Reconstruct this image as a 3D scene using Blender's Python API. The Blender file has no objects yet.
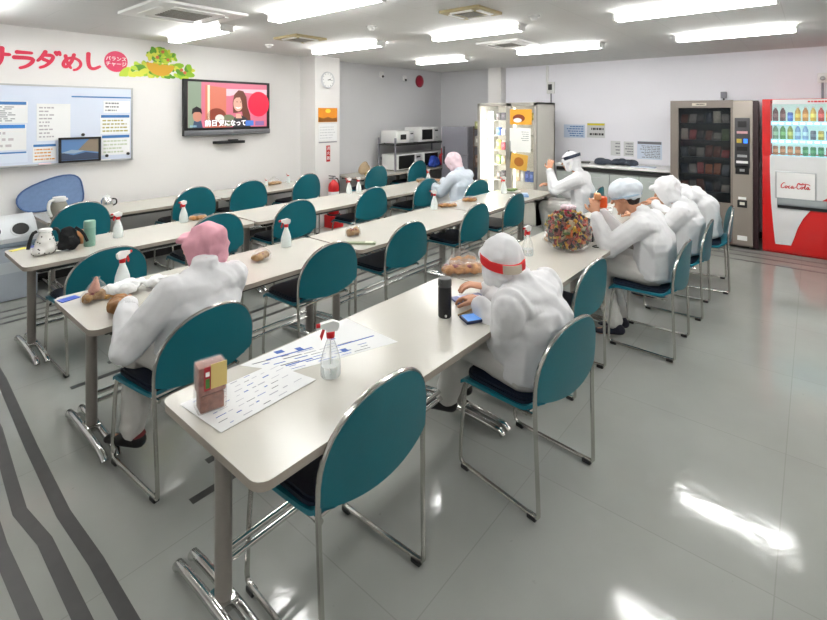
import bpy, bmesh, math, random
from mathutils import Vector, Matrix, noise
C = bpy.context.scene.collection
PI = math.pi
RND = random.Random(7)

# ------------------------------------------------------------------ camera maths
F, CX, CY = 478.52, 413.0, 113.56
YAW = .6972
X0, Y0, Z0 = -.695, -1.1047, 1.6715
H = 2.52          # ceiling height
YW = 4.80         # left wall plane
XB = 7.25         # back wall plane

# ------------------------------------------------------------------ materials
def lin(c):
    return tuple(((x / 12.92) if x <= .04045 else ((x + .055) / 1.055) ** 2.4) for x in c)

def hexc(h):
    return lin(tuple(int(h[i:i + 2], 16) / 255 for i in (0, 2, 4)))

MATS = {}
def mat(name, col='cccccc', rough=.5, metal=0., var=0., vscale=8., bump=0., bscale=40., emis=0., ecol=None,
        alpha=1., coat=0., spec=.5, stretch=None, sheen=0., trans=0.):
    if name in MATS:
        return MATS[name]
    m = bpy.data.materials.new(name)
    m.use_nodes = True
    nt = m.node_tree
    b = nt.nodes['Principled BSDF']
    c = hexc(col) if isinstance(col, str) else col
    b.inputs['Base Color'].default_value = (*c, 1)
    b.inputs['Roughness'].default_value = rough
    b.inputs['Metallic'].default_value = metal
    b.inputs['Alpha'].default_value = alpha
    b.inputs['Coat Weight'].default_value = coat
    b.inputs['Specular IOR Level'].default_value = spec
    b.inputs['Transmission Weight'].default_value = trans
    if sheen:
        b.inputs['Sheen Weight'].default_value = sheen
    if emis:
        b.inputs['Emission Color'].default_value = (*(hexc(ecol) if ecol else c), 1)
        b.inputs['Emission Strength'].default_value = emis
    tc = None
    if var or bump:
        tc = nt.nodes.new('ShaderNodeTexCoord')
        mp = nt.nodes.new('ShaderNodeMapping')
        nt.links.new(tc.outputs['Object'], mp.inputs['Vector'])
        if stretch:
            mp.inputs['Scale'].default_value = stretch
    if var:
        n = nt.nodes.new('ShaderNodeTexNoise')
        n.inputs['Scale'].default_value = vscale
        n.inputs['Detail'].default_value = 4
        nt.links.new(mp.outputs['Vector'], n.inputs['Vector'])
        r = nt.nodes.new('ShaderNodeMapRange')
        r.inputs['From Min'].default_value = .3
        r.inputs['From Max'].default_value = .7
        r.inputs['To Min'].default_value = 1 - var
        r.inputs['To Max'].default_value = 1 + var
        nt.links.new(n.outputs['Fac'], r.inputs['Value'])
        mx = nt.nodes.new('ShaderNodeVectorMath')
        mx.operation = 'SCALE'
        mx.inputs[0].default_value = c
        nt.links.new(r.outputs['Result'], mx.inputs['Scale'])
        nt.links.new(mx.outputs['Vector'], b.inputs['Base Color'])
    if bump:
        n = nt.nodes.new('ShaderNodeTexNoise')
        n.inputs['Scale'].default_value = bscale
        n.inputs['Detail'].default_value = 3
        nt.links.new(mp.outputs['Vector'], n.inputs['Vector'])
        bp = nt.nodes.new('ShaderNodeBump')
        bp.inputs['Strength'].default_value = bump
        bp.inputs['Distance'].default_value = .02
        nt.links.new(n.outputs['Fac'], bp.inputs['Height'])
        nt.links.new(bp.outputs['Normal'], b.inputs['Normal'])
    MATS[name] = m
    return m

def floor_mat():
    m = bpy.data.materials.new('floor_vinyl'); m.use_nodes = True
    nt = m.node_tree; L = nt.links; b = nt.nodes['Principled BSDF']
    tc = nt.nodes.new('ShaderNodeTexCoord')
    n1 = nt.nodes.new('ShaderNodeTexNoise'); n1.inputs['Scale'].default_value = 1.3; n1.inputs['Detail'].default_value = 6
    L.new(tc.outputs['Object'], n1.inputs['Vector'])
    cr = nt.nodes.new('ShaderNodeValToRGB')
    cr.color_ramp.elements[0].position = .3; cr.color_ramp.elements[0].color = (*hexc('999b96'), 1)
    cr.color_ramp.elements[1].position = .7; cr.color_ramp.elements[1].color = (*hexc('a6a8a3'), 1)
    L.new(n1.outputs['Fac'], cr.inputs['Fac'])
    br = nt.nodes.new('ShaderNodeTexBrick')
    br.offset = 0; br.inputs['Scale'].default_value = 1
    br.inputs['Brick Width'].default_value = .9; br.inputs['Row Height'].default_value = .9
    br.inputs['Mortar Size'].default_value = .0022
    br.inputs['Color1'].default_value = (1, 1, 1, 1); br.inputs['Color2'].default_value = (.97, .97, .97, 1)
    br.inputs['Mortar'].default_value = (.84, .84, .83, 1)
    mp = nt.nodes.new('ShaderNodeMapping'); mp.inputs['Location'].default_value = (.42, .1, 0)
    L.new(tc.outputs['Object'], mp.inputs['Vector']); L.new(mp.outputs['Vector'], br.inputs['Vector'])
    mx = nt.nodes.new('ShaderNodeMix'); mx.data_type = 'RGBA'; mx.blend_type = 'MULTIPLY'; mx.inputs['Factor'].default_value = 1
    L.new(cr.outputs['Color'], mx.inputs['A']); L.new(br.outputs['Color'], mx.inputs['B'])
    # scuff specks
    n3 = nt.nodes.new('ShaderNodeTexNoise'); n3.inputs['Scale'].default_value = 22; n3.inputs['Detail'].default_value = 2
    L.new(tc.outputs['Object'], n3.inputs['Vector'])
    r3 = nt.nodes.new('ShaderNodeMapRange'); r3.inputs['From Min'].default_value = .74; r3.inputs['From Max'].default_value = .8
    r3.inputs['To Min'].default_value = 1; r3.inputs['To Max'].default_value = .8
    L.new(n3.outputs['Fac'], r3.inputs['Value'])
    vm = nt.nodes.new('ShaderNodeVectorMath'); vm.operation = 'SCALE'
    L.new(mx.outputs['Result'], vm.inputs[0]); L.new(r3.outputs['Result'], vm.inputs['Scale'])
    L.new(vm.outputs['Vector'], b.inputs['Base Color'])
    n2 = nt.nodes.new('ShaderNodeTexNoise'); n2.inputs['Scale'].default_value = 5.; n2.inputs['Detail'].default_value = 4; n2.inputs['Distortion'].default_value = .6
    L.new(tc.outputs['Object'], n2.inputs['Vector'])
    bp = nt.nodes.new('ShaderNodeBump'); bp.inputs['Strength'].default_value = .045; bp.inputs['Distance'].default_value = .03
    L.new(n2.outputs['Fac'], bp.inputs['Height']); L.new(bp.outputs['Normal'], b.inputs['Normal'])
    rr = nt.nodes.new('ShaderNodeMapRange'); rr.inputs['To Min'].default_value = .05; rr.inputs['To Max'].default_value = .12
    L.new(n1.outputs['Fac'], rr.inputs['Value']); L.new(rr.outputs['Result'], b.inputs['Roughness'])
    b.inputs['Specular IOR Level'].default_value = .38
    return m

def ceiling_mat():
    m = bpy.data.materials.new('ceiling_board'); m.use_nodes = True
    nt = m.node_tree; L = nt.links; b = nt.nodes['Principled BSDF']
    tc = nt.nodes.new('ShaderNodeTexCoord')
    br = nt.nodes.new('ShaderNodeTexBrick'); br.offset = .5; br.inputs['Scale'].default_value = 1
    br.inputs['Brick Width'].default_value = .91; br.inputs['Row Height'].default_value = .455
    br.inputs['Mortar Size'].default_value = .002
    br.inputs['Color1'].default_value = (*hexc('d3d3d1'), 1); br.inputs['Color2'].default_value = (*hexc('d6d6d4'), 1)
    br.inputs['Mortar'].default_value = (*hexc('c2c2bf'), 1)
    L.new(tc.outputs['Object'], br.inputs['Vector']); L.new(br.outputs['Color'], b.inputs['Base Color'])
    b.inputs['Roughness'].default_value = .8
    n2 = nt.nodes.new('ShaderNodeTexNoise'); n2.inputs['Scale'].default_value = 90.
    L.new(tc.outputs['Object'], n2.inputs['Vector'])
    bp = nt.nodes.new('ShaderNodeBump'); bp.inputs['Strength'].default_value = .1; bp.inputs['Distance'].default_value = .01
    L.new(n2.outputs['Fac'], bp.inputs['Height']); L.new(bp.outputs['Normal'], b.inputs['Normal'])
    return m

def film_mat(name, col='ffffff', clear=.8, rough=.15):
    """thin clear plastic: mostly see-through with a glossy skin"""
    m = bpy.data.materials.new(name); m.use_nodes = True
    nt = m.node_tree; L = nt.links
    for n in list(nt.nodes):
        nt.nodes.remove(n)
    out = nt.nodes.new('ShaderNodeOutputMaterial')
    tr = nt.nodes.new('ShaderNodeBsdfTransparent'); pb = nt.nodes.new('ShaderNodeBsdfPrincipled')
    pb.inputs['Base Color'].default_value = (*hexc(col), 1); pb.inputs['Roughness'].default_value = rough
    fr = nt.nodes.new('ShaderNodeLayerWeight'); fr.inputs['Blend'].default_value = .35
    mr = nt.nodes.new('ShaderNodeMapRange'); mr.inputs['To Min'].default_value = 1 - clear; mr.inputs['To Max'].default_value = min(1, 1 - clear + .35)
    L.new(fr.outputs['Facing'], mr.inputs['Value'])
    mx = nt.nodes.new('ShaderNodeMixShader')
    L.new(mr.outputs['Result'], mx.inputs[0]); L.new(tr.outputs[0], mx.inputs[1]); L.new(pb.outputs[0], mx.inputs[2])
    L.new(mx.outputs[0], out.inputs['Surface'])
    MATS[name] = m
    return m

M_floor = floor_mat(); M_ceil = ceiling_mat()
M_wall = mat('white_wall_paint', 'e3e1df', .75, var=.015, vscale=1.5)
M_wallb = mat('brightened_back_wall', 'efeef4', .7, var=.012, vscale=1.5)  # whiter than the side walls: stronger light at the back put into the colour
M_shadewall = mat('shaded_recess_wall', 'cbcbcd', .75, var=.02, vscale=1.2)  # greyer than the other walls: dimness of the recess painted in
M_white = mat('white_gloss', 'e8e8e6', .35)
M_whitemat = mat('white_paper', 'eceded', .7)
M_top = mat('table_laminate', 'c8c5bc', .22, var=.015, vscale=5, bump=.02, bscale=6)
M_edge = mat('table_edge_band', 'a39a8f', .5)
M_tleg = mat('table_leg_paint', '8f8983', .4)
M_dark = mat('dark_steel', '2b2a29', .5)
M_chrome = mat('chrome', 'd4d4d2', .14, metal=1)
M_chromed = mat('chair_tube_chrome', 'c6c4bf', .2, metal=1)
M_teal = mat('teal_chair_vinyl', '006673', .42, var=.04, vscale=6, bump=.03, bscale=90)
M_tealsh = mat('teal_seat_shell', '08788c', .38)
M_seat = mat('dark_navy_seat_cushion', '0e1c33', .6, bump=.1, bscale=120)
M_black = mat('black_plastic', '131314', .45)
M_blackfab = mat('black_fabric', '121215', .9, bump=.2, bscale=80)
M_tape = mat('dark_grey_floor_tape', '403f3e', .4, var=.08, vscale=14)
M_skin = mat('skin', 'c68f70', .5, var=.05, vscale=20)
M_coat = mat('white_work_coat', 'e4e4e6', .75, bump=.25, bscale=9)
M_trou = mat('off_white_trousers', 'cfcdc9', .8, bump=.25, bscale=10)
M_pink = mat('pink_cap_cloth', 'e0a3b0', .8, bump=.2, bscale=18)
M_pinkl = mat('pale_pink_cap_cloth', 'e6cdd2', .8)
M_red = mat('red_plastic', 'c8141c', .35)
M_redband = mat('red_elastic_band', 'd3161c', .6)
M_beige = mat('beige_patch', 'c2b8a6', .8)
M_navyshoe = mat('dark_navy_canvas_shoe', '1a1a2b', .7)
M_green = mat('leaf_green', '7cb518', .6)
M_tube = mat('fluorescent_tube', 'ffffff', .4, emis=20.5, ecol='fdfdfb')
M_lampbody = mat('lamp_housing', 'dededc', .4)
M_film = film_mat('clear_film', 'ffffff', .95, .12)
M_clear = film_mat('clear_bottle_plastic', 'f4f8f8', .86, .1)
M_milky = mat('milky_bottle_plastic', 'e6ecea', .3)
M_glassdark = film_mat('machine_glass', '2c3236', .62, .04)
M_glass = film_mat('showcase_glass', 'dfe8ea', .9, .03)

# ------------------------------------------------------------------ mesh builder
class MB:
    def __init__(s):
        s.b = bmesh.new(); s.mi = 0
    def _new(s, geom):
        for f in geom:
            f.material_index = s.mi
    def box(s, c, size, rz=0, bev=0., rx=0, ry=0):
        r = bmesh.ops.create_cube(s.b, size=1)
        vs = r['verts']
        bmesh.ops.scale(s.b, vec=Vector(size), verts=vs)
        if bev:
            es = list({e for v in vs for e in v.link_edges})
            rr = bmesh.ops.bevel(s.b, geom=es, offset=bev, segments=2, affect='EDGES', profile=.6)
            vs = list({v for f in rr['faces'] for v in f.verts} | {v for v in vs if v.is_valid})
        M = Matrix.Translation(Vector(c)) @ Matrix.Rotation(rz, 4, 'Z') @ Matrix.Rotation(ry, 4, 'Y') @ Matrix.Rotation(rx, 4, 'X')
        bmesh.ops.transform(s.b, matrix=M, verts=vs)
        s._new({f for v in vs for f in v.link_faces})
        return s
    def lathe(s, prof, c=(0, 0, 0), seg=24, sx=1, sy=1, M=None):
        """prof: list of (r, z)"""
        rings = []
        T = M or Matrix.Translation(Vector(c))
        for r, z in prof:
            if r < 1e-6:
                rings.append([s.b.verts.new(T @ Vector((0, 0, z)))])
            else:
                rings.append([s.b.verts.new(T @ Vector((r * sx * math.cos(2 * PI * k / seg), r * sy * math.sin(2 * PI * k / seg), z))) for k in range(seg)])
        fs = []
        for a, b in zip(rings, rings[1:]):
            for k in range(seg):
                k2 = (k + 1) % seg
                if len(a) == 1 and len(b) == 1: continue
                if len(a) == 1: fs.append(s.b.faces.new((a[0], b[k2], b[k])))
                elif len(b) == 1: fs.append(s.b.faces.new((a[k], a[k2], b[0])))
                else: fs.append(s.b.faces.new((a[k], a[k2], b[k2], b[k])))
        if len(rings[0]) > 1: fs.append(s.b.faces.new(list(reversed(rings[0]))))
        if len(rings[-1]) > 1: fs.append(s.b.faces.new(rings[-1]))
        s._new(fs)
        return s
    def cyl(s, p1, p2, r, r2=None, seg=16):
        p1, p2 = Vector(p1), Vector(p2)
        d = p2 - p1
        M = Matrix.Translation(p1) @ d.to_track_quat('Z', 'Y').to_matrix().to_4x4()
        return s.lathe([(r, 0), (r if r2 is None else r2, d.length)], seg=seg, M=M)
    def ball(s, c, r, seg=12, M=None):
        rx, ry, rz = (r, r, r) if isinstance(r, (int, float)) else r
        rr = bmesh.ops.create_uvsphere(s.b, u_segments=seg, v_segments=max(6, seg // 2 + 2), radius=1)
        T = Matrix.Translation(Vector(c)) @ (M or Matrix.Identity(4)) @ Matrix.Diagonal((rx, ry, rz, 1))
        bmesh.ops.transform(s.b, matrix=T, verts=rr['verts'])
        s._new({f for v in rr['verts'] for f in v.link_faces})
        return s
    def tube(s, pts, r, seg=8, closed=False, sub=0):
        pts = [Vector(p) for p in pts]
        for _ in range(sub):      # corner cutting
            q = []
            n = len(pts)
            if not closed: q.append(pts[0])
            for i in range(n if closed else n - 1):
                a, b = pts[i], pts[(i + 1) % n]
                q += [a.lerp(b, .25), a.lerp(b, .75)]
            if not closed: q.append(pts[-1])
            pts = q
        rings = []
        n = len(pts)
        up = None
        for i, p in enumerate(pts):
            a = pts[(i - 1) % n] if (closed or i > 0) else p
            b = pts[(i + 1) % n] if (closed or i < n - 1) else p
            t = (b - a).normalized()
            if up is None:
                up = Vector((0, 0, 1)) if abs(t.z) < .9 else Vector((0, 1, 0))
            u = (up - t * up.dot(t))
            if u.length < 1e-4: u = t.orthogonal()
            u.normalize(); up = u
            w = t.cross(u)
            rad = r(i / (n - 1)) if callable(r) else r
            rings.append([s.b.verts.new(p + (u * math.cos(2 * PI * k / seg) + w * math.sin(2 * PI * k / seg)) * rad) for k in range(seg)])
        fs = []
        rng = range(n) if closed else range(n - 1)
        for i in rng:
            a, b = rings[i], rings[(i + 1) % n]
            for k in range(seg):
                fs.append(s.b.faces.new((a[k], a[(k + 1) % seg], b[(k + 1) % seg], b[k])))
        if not closed:
            fs.append(s.b.faces.new(list(reversed(rings[0])))); fs.append(s.b.faces.new(rings[-1]))
        s._new(fs)
        return s
    def prism(s, poly, axis, a, b):
        """poly: 2D points; axis 'z','y','x': extruded from a to b along it. y: points are (x,z); x: points are (y,z)"""
        def P(p, t):
            return {'z': (p[0], p[1], t), 'y': (p[0], t, p[1]), 'x': (t, p[0], p[1])}[axis]
        A = [s.b.verts.new(P(p, a)) for p in poly]; B = [s.b.verts.new(P(p, b)) for p in poly]
        fs = [s.b.faces.new(A), s.b.faces.new(list(reversed(B)))]
        n = len(poly)
        for i in range(n):
            fs.append(s.b.faces.new((A[i], B[i], B[(i + 1) % n], A[(i + 1) % n])))
        s._new(fs)
        return s
    def hull(s, parts):
        """convex hull of ellipsoids: parts = [(centre, (rx,ry,rz), 3x3 or None)]"""
        tmp = bmesh.new()
        for c, r, R in parts:
            if isinstance(r, (int, float)): r = (r, r, r)
            rr = bmesh.ops.create_icosphere(tmp, subdivisions=2, radius=1)
            T = Matrix.Translation(Vector(c)) @ (R.to_4x4() if R else Matrix.Identity(4)) @ Matrix.Diagonal((*r, 1))
            bmesh.ops.transform(tmp, matrix=T, verts=rr['verts'])
        vs = [v.co.copy() for v in tmp.verts]
        tmp.free()
        h = bmesh.new()
        for v in vs: h.verts.new(v)
        rr = bmesh.ops.convex_hull(h, input=list(h.verts))
        junk = [v for v in h.verts if not v.link_faces]
        bmesh.ops.delete(h, geom=junk, context='VERTS')
        mp = {v: s.b.verts.new(v.co) for v in h.verts}
        fs = [s.b.faces.new([mp[v] for v in f.verts]) for f in h.faces]
        s._new(fs)
        h.free()
        return s
    def limb(s, pts, rads, R=None):
        for (p, q), (a, b) in zip(zip(pts, pts[1:]), zip(rads, rads[1:])):
            s.hull([(p, a, R), (q, b, R)])
        return s
    def build(s, name, mats, parent=None, smooth=True, sharp=40, loc=None):
        bmesh.ops.recalc_face_normals(s.b, faces=s.b.faces)
        me = bpy.data.meshes.new(name)
        s.b.to_mesh(me); s.b.free()
        for m in (mats if isinstance(mats, (list, tuple)) else [mats]): me.materials.append(m)
        if smooth:
            me.polygons.foreach_set('use_smooth', [True] * len(me.polygons))
            me.set_sharp_from_angle(angle=math.radians(sharp))
        o = bpy.data.objects.new(name, me); C.objects.link(o)
        if parent: o.parent = parent
        if loc: o.location = loc
        return o

def tag(o, label=None, cat=None, group=None, kind=None):
    if label: o['label'] = label
    if cat: o['category'] = cat
    if group: o['group'] = group
    if kind: o['kind'] = kind
    return o

def empty(name, loc=(0, 0, 0), rz=0, label=None, cat=None, group=None):
    o = bpy.data.objects.new(name, None); C.objects.link(o)
    o.empty_display_size = .1
    o.location = loc; o.rotation_euler = (0, 0, rz)
    return tag(o, label, cat, group)

def struct(mb, name, m):
    return tag(mb.build(name, m), kind='structure')

KIDS = {}
def kids(o):
    return list(o.children)

def copy_tree(o, parent=None):
    c = o.copy(); C.objects.link(c)
    if parent: c.parent = parent
    for ch in kids(o): copy_tree(ch, c)
    return c

def voxelize(o, size, smooth=2, disp=None, it_smooth=None):
    """fuse the overlapping pieces of o into one continuous skin, then shape it with disp(co, no)->offset"""
    md = o.modifiers.new('r', 'REMESH'); md.mode = 'VOXEL'; md.voxel_size = size
    if smooth:
        sm = o.modifiers.new('s', 'SMOOTH'); sm.iterations = smooth; sm.factor = .5
    dg = bpy.context.evaluated_depsgraph_get(); dg.update()
    me = bpy.data.meshes.new_from_object(o.evaluated_get(dg))
    old = o.data; o.modifiers.clear(); o.data = me
    if disp:
        nrm = [v.normal.copy() for v in me.vertices]
        for v, n in zip(me.vertices, nrm): v.co += disp(v.co, n)
    me.polygons.foreach_set('use_smooth', [True] * len(me.polygons))
    me.update()
    bpy.data.meshes.remove(old)
    return o

def text(name, body, size, m, parent=None, plane='y', at=(0, 0, 0), ext=.0008, bold=0., sx=1., tilt=0., align='CENTER'):
    cu = bpy.data.curves.new(name, 'FONT'); cu.body = body; cu.size = size
    cu.align_x = align; cu.align_y = 'CENTER'; cu.extrude = ext; cu.offset = bold; cu.resolution_u = 3
    t = bpy.data.objects.new(name, cu); C.objects.link(t)
    dg = bpy.context.evaluated_depsgraph_get(); dg.update()
    me = bpy.data.meshes.new_from_object(t.evaluated_get(dg))
    bpy.data.objects.remove(t); bpy.data.curves.remove(cu)
    me.name = name
    S = Matrix.Diagonal((sx, 1, 1, 1))
    Rt = Matrix.Rotation(tilt, 4, 'Z')
    if plane == 'y':      # faces -y, reads along +x
        R = Matrix.Rotation(PI / 2, 4, 'X')
    elif plane == 'x':    # faces -x, reads along -y
        R = Matrix.Rotation(-PI / 2, 4, 'Z') @ Matrix.Rotation(PI / 2, 4, 'X')
    else:
        R = Matrix.Identity(4)
    me.transform(Matrix.Translation(Vector(at)) @ R @ Rt @ S)
    me.materials.clear(); me.materials.append(m)
    o = bpy.data.objects.new(name, me); C.objects.link(o)
    if parent: o.parent = parent
    return o

# ================================================================== THE ROOM
XN, YR = -3.2, -4.6
struct(MB().box(((XN + XB) / 2, (YR + YW) / 2, -.05), (XB - XN + .4, YW - YR + .4, .1)), 'floor', M_floor)
struct(MB().box(((XN + XB) / 2, (YR + YW) / 2, H + .05), (XB - XN + .4, YW - YR + .4, .1)), 'ceiling', M_ceil)
struct(MB().box(((XN + 3.75) / 2, YW + .1, H / 2), (3.75 - XN, .2, H)), 'wall_left', M_wall)
struct(MB().box(((4.2 + XB + .2) / 2, YW + .1, H / 2), (XB + .2 - 4.2, .2, H)), 'wall_left_recess', M_shadewall)
struct(MB().box(((3.72 + 4.19) / 2, (4.45 + YW + .2) / 2, H / 2), (.47, YW + .2 - 4.45, H)), 'wall_pillar', M_wall)
struct(MB().box((XB + .1, (YR + 3.42) / 2, H / 2), (.2, 3.42 - YR, H)), 'wall_back', M_wallb)
struct(MB().box((XB + .1, (3.42 + YW) / 2, H / 2), (.2, YW - 3.42, H)), 'wall_back_recess', M_shadewall)
struct(MB().box((XB - .09, 3.43, H / 2), (.18, .27, H)), 'wall_back_column', M_wall)
struct(MB().box(((XN + XB) / 2, YR - .1, H / 2), (XB - XN + .4, .2, H)), 'wall_right', M_wall)
struct(MB().box((XN - .1, (YR + YW) / 2, H / 2), (.2, YW - YR, H)), 'wall_near', M_wall)
struct(MB().box(((XN + 3.72) / 2, YW - .008, .04), (3.72 - XN, .016, .08)), 'baseboard_left', M_dark)
struct(MB().box((XB - .008, (YR + 3.3) / 2, .04), (.016, 3.3 - YR, .08)), 'baseboard_back', M_dark)

# floor tape: triple lines that frame the seating area, double lines between the rows
def tape(pts, w, label, group):
    """pts: centre line on the floor"""
    b = MB(); L = []; R = []
    for i, p in enumerate(pts):
        a = Vector(pts[max(i - 1, 0)]); c = Vector(pts[min(i + 1, len(pts) - 1)])
        d = (c - a).normalized(); n = Vector((-d.y, d.x)); q = Vector(p)
        L.append(q + n * w / 2); R.append(q - n * w / 2)
    for i in range(len(pts) - 1):
        b.prism([L[i], L[i + 1], R[i + 1], R[i]], 'z', .0002, .0012)
    o = b.build('floor_tape', M_tape, smooth=False)
    return tag(o, label, 'floor tape', group)
NT = ['nearest the tables', 'middle one of the three', 'outermost of the three']
for k, pts in enumerate([[(-.045, 4.2), (-.05, 2.8), (-.085, 1.9), (-.10, 1.3), (-.085, .95), (-.085, -.2), (-.09, -1.1)],
                         [(-.18, 4.2), (-.17, 2.2), (-.20, 1.72), (-.215, 1.45), (-.185, 1.2), (-.185, .9), (-.18, -1.1)],
                         [(-.30, 4.2), (-.29, 2.0), (-.305, 1.3), (-.29, .8), (-.30, -1.1)]]):
    tape(pts, .048, 'dark floor tape across the near end of the rows, ' + NT[k], 'tape lines across the near end of the rows')
for k, y in enumerate((3.84, 3.97, 4.13)):
    tape([(-.02, y), (2.0, y + .02), (3.68, y)], .035, 'dark floor tape line under the left wall row of tables, %s' % ['farthest from the wall', 'middle of three', 'closest to the wall'][k], 'tape lines beside the left wall tables')
for k, x in enumerate((5.92, 6.14, 6.33)):
    tape([(x - .01, 2.6), (x, .0), (x - .01, -3.5)], .04, 'thin dark floor tape line in front of the vending machines, %s' % ['farthest from them', 'middle of three', 'closest to them'][k], 'tape lines in front of the vending machines')
for k, (x, y) in enumerate(((.27, .95), (.43, 1.13))):
    tape([(x, y), (5.7, y)], .04, 'dark floor tape line between the front row and second row, %s' % ['nearer the front row', 'nearer the second row'][k], 'tape lines between the first two rows')
for k, (x, y) in enumerate(((.2, 2.36), (.45, 2.52))):
    tape([(x, y), (5.7, y)], .04, 'dark floor tape line between the second and third rows, %s' % ['nearer the second row', 'nearer the third row'][k], 'tape lines between the second and third rows')

# ------------------------------------------------------------------ fluorescent ceiling lights (run along y)
def ceiling_light(x, y1, y2, label, group='ceiling strip lights'):
    L = abs(y1 - y2); y = (y1 + y2) / 2
    t = empty('ceiling_light', (x, y, H), 0, label, 'ceiling light', group)
    b = MB().prism([(-.09, 0), (.09, 0), (.045, -.028), (-.045, -.028)], 'y', -L / 2 - .03, L / 2 + .03)
    b.box((0, 0, -.03), (.06, L * .9, .008), bev=.002)
    b.build('housing', M_lampbody, t)
    for s in (-1, 1):
        MB().cyl((s * .042, -L / 2, -.052), (s * .042, L / 2, -.052), .0155, seg=10).build('tube', M_tube, t)
    for s in (-1, 1):
        b = MB().box((0, s * (L / 2 + .01), -.045), (.13, .02, .05), bev=.004); b.build('lamp_holder', M_lampbody, t)
    return t
LT = [(3.53, .17, -.90, 'large bright strip light at top right, nearer the camera than its neighbour'),
      (5.15, .03, -.97, 'strip light on the right side of the ceiling, nearest the vending machines'),
      (3.42, 2.02, 1.02, 'strip light in the middle of the ceiling above the second row'),
      (5.10, 1.90, .84, 'small far strip light to the left of the one above the vending machines'),
      (5.22, 3.72, 2.82, 'thin far strip light above the microwaves'),
      (1.68, 2.42, 1.20, 'big strip light at the top edge, over the near part of the second row'),
      (3.32, 3.92, 2.76, 'strip light in front of the pillar with the clock'),
      (1.66, 4.30, 3.20, 'strip light near the left wall in front of the television'),
      (-.05, 2.40, 1.30, 'added fill strip light behind the camera view in the middle column'),  # from here to the end: out-of-view fixtures added to fill the room with light
      (-.05, 4.25, 3.15, 'added fill strip light over the near end of the whiteboard'),
      (1.85, -.05, -1.05, 'added fill strip light above and right of the front row, next to the camera'),
      (-.9, -.25, -1.35, 'added fill strip light above the place the photo is taken from'),
      (3.5, -2.3, -3.4, 'added fill strip light on the right side beyond the open floor'),
      (5.15, -2.3, -3.4, 'added fill strip light to the right of the red vending machine'),
      (1.2, -2.5, -3.6, 'added fill strip light over the right side of the open floor')]
for a in LT: ceiling_light(*a)

def ac(x, y, s, label, m, name='ceiling_vent'):
    t = empty(name, (x, y, H), 0, label, 'ceiling vent')
    MB().box((0, 0, -.012), (s, s, .024), bev=.006).build('frame', m, t)
    b = MB()
    for k in range(4):
        a = k * PI / 2
        b.box((math.cos(a) * s * .36, math.sin(a) * s * .36, -.027), (.035, s * .55, .01), rz=a)
    b.build('louvre', M_lampbody, t)
    b = MB()
    for k in range(7): b.box((0, (k - 3) * s * .065, -.027), (s * .45, .014, .006))
    b.build('grille', mat('vent_grille', '8d8b84', .6), t)
M_ventc = mat('yellowed_vent_plastic', 'a89a72', .6)
ac(2.66, 1.08, .38, 'yellowed square ceiling vent at the top middle of the photo', M_ventc)
ac(2.6, 3.3, .42, 'yellowed square ceiling vent between the television light and the clock light', M_ventc)
ac(4.45, 1.72, .55, 'off white square air outlet in the ceiling behind the middle strip light', M_lampbody)
ac(1.15, 2.95, .75, 'large white ceiling air conditioner panel at the top edge above the television', M_lampbody)
for (x, y, lab) in ((2.67, 4.02, 'small white round smoke detector near the left wall'), (2.6, 2.18, 'small grey round detector in the middle of the ceiling'), (3.15, .75, 'small white round detector right of the top middle vent')):
    t = empty('smoke_detector', (x, y, H), 0, lab, 'smoke detector')
    MB().lathe([(.05, 0), (.05, -.015), (.045, -.02)]).build('base', M_lampbody, t)
    MB().lathe([(.03, -.02), (.025, -.045), (0, -.05)]).build('sensor_head', M_lampbody, t)

# ------------------------------------------------------------------ tables
def rounded(w, d, r, n=5):
    pts = []
    for cx, cy, a0 in ((w - r, d - r, 0), (r, d - r, 90), (r, r, 180), (w - r, r, 270)):
        for k in range(n + 1):
            a = math.radians(a0 + 90 * k / n)
            pts.append((cx + r * math.cos(a), cy + r * math.sin(a)))
    return pts

def make_table(W=1.636, D=.60):
    t = empty('dining_table')
    MB().prism(rounded(W, D, .045), 'z', .698, .7).build('tabletop', M_top, t)
    b = MB().prism([(x * .9985 + .001, y * .998 + .0005) for x, y in rounded(W, D, .045)], 'z', .672, .698)
    b.build('edge_band', M_edge, t)
    b = MB()
    for y in (.08, D - .08): b.box((W / 2, y, .655), (W - .16, .025, .034))
    for x in (.12, W - .12): b.box((x, D / 2, .655), (.05, D - .1, .034))
    b.build('underframe', M_dark, t)
    for x in (.12, W - .12):
        b = MB().lathe([(.030, .07), (.030, .672)], c=(x, .40, 0), seg=20, sx=.85, sy=1.15)
        b.build('leg', M_tleg, t)
        f = MB()
        for s in (-1, 1):
            f.tube([(x + s * .028, .12, .016), (x + s * .028, .14, .04), (x + s * .028, .40, .052), (x + s * .028, .66, .04), (x + s * .028, .68, .016)], .017, seg=10, sub=1)
        f.box((x, .40, .06), (.06, .09, .03), bev=.006)
        fo = f.build('foot', M_chrome, t)
    b = MB()
    for dz, m in ((.215, 0), (.175, 0)): b.cyl((.12, .40, dz), (W - .12, .40, dz), .011, seg=10)
    b.build('stretcher', M_chrome, t)
    return t
tproto = make_table()
t2proto = make_table(1.38, .60)
rowname = {'A': 'front row nearest the camera', 'B': 'second row from the camera', 'C': 'third row from the camera', 'D': 'last row along the left wall'}
tpos = []
for row, y, x0s in (('A', 0, (0, 1.645, 3.29)), ('B', 1.36, (.015, 1.67, 3.33)), ('C', 2.70, (.04, 1.70, 3.36)), ('D', 4.10, (.48,))):
    for k, x in enumerate(x0s):
        tpos.append((row, k, x, y))
first = True
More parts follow.
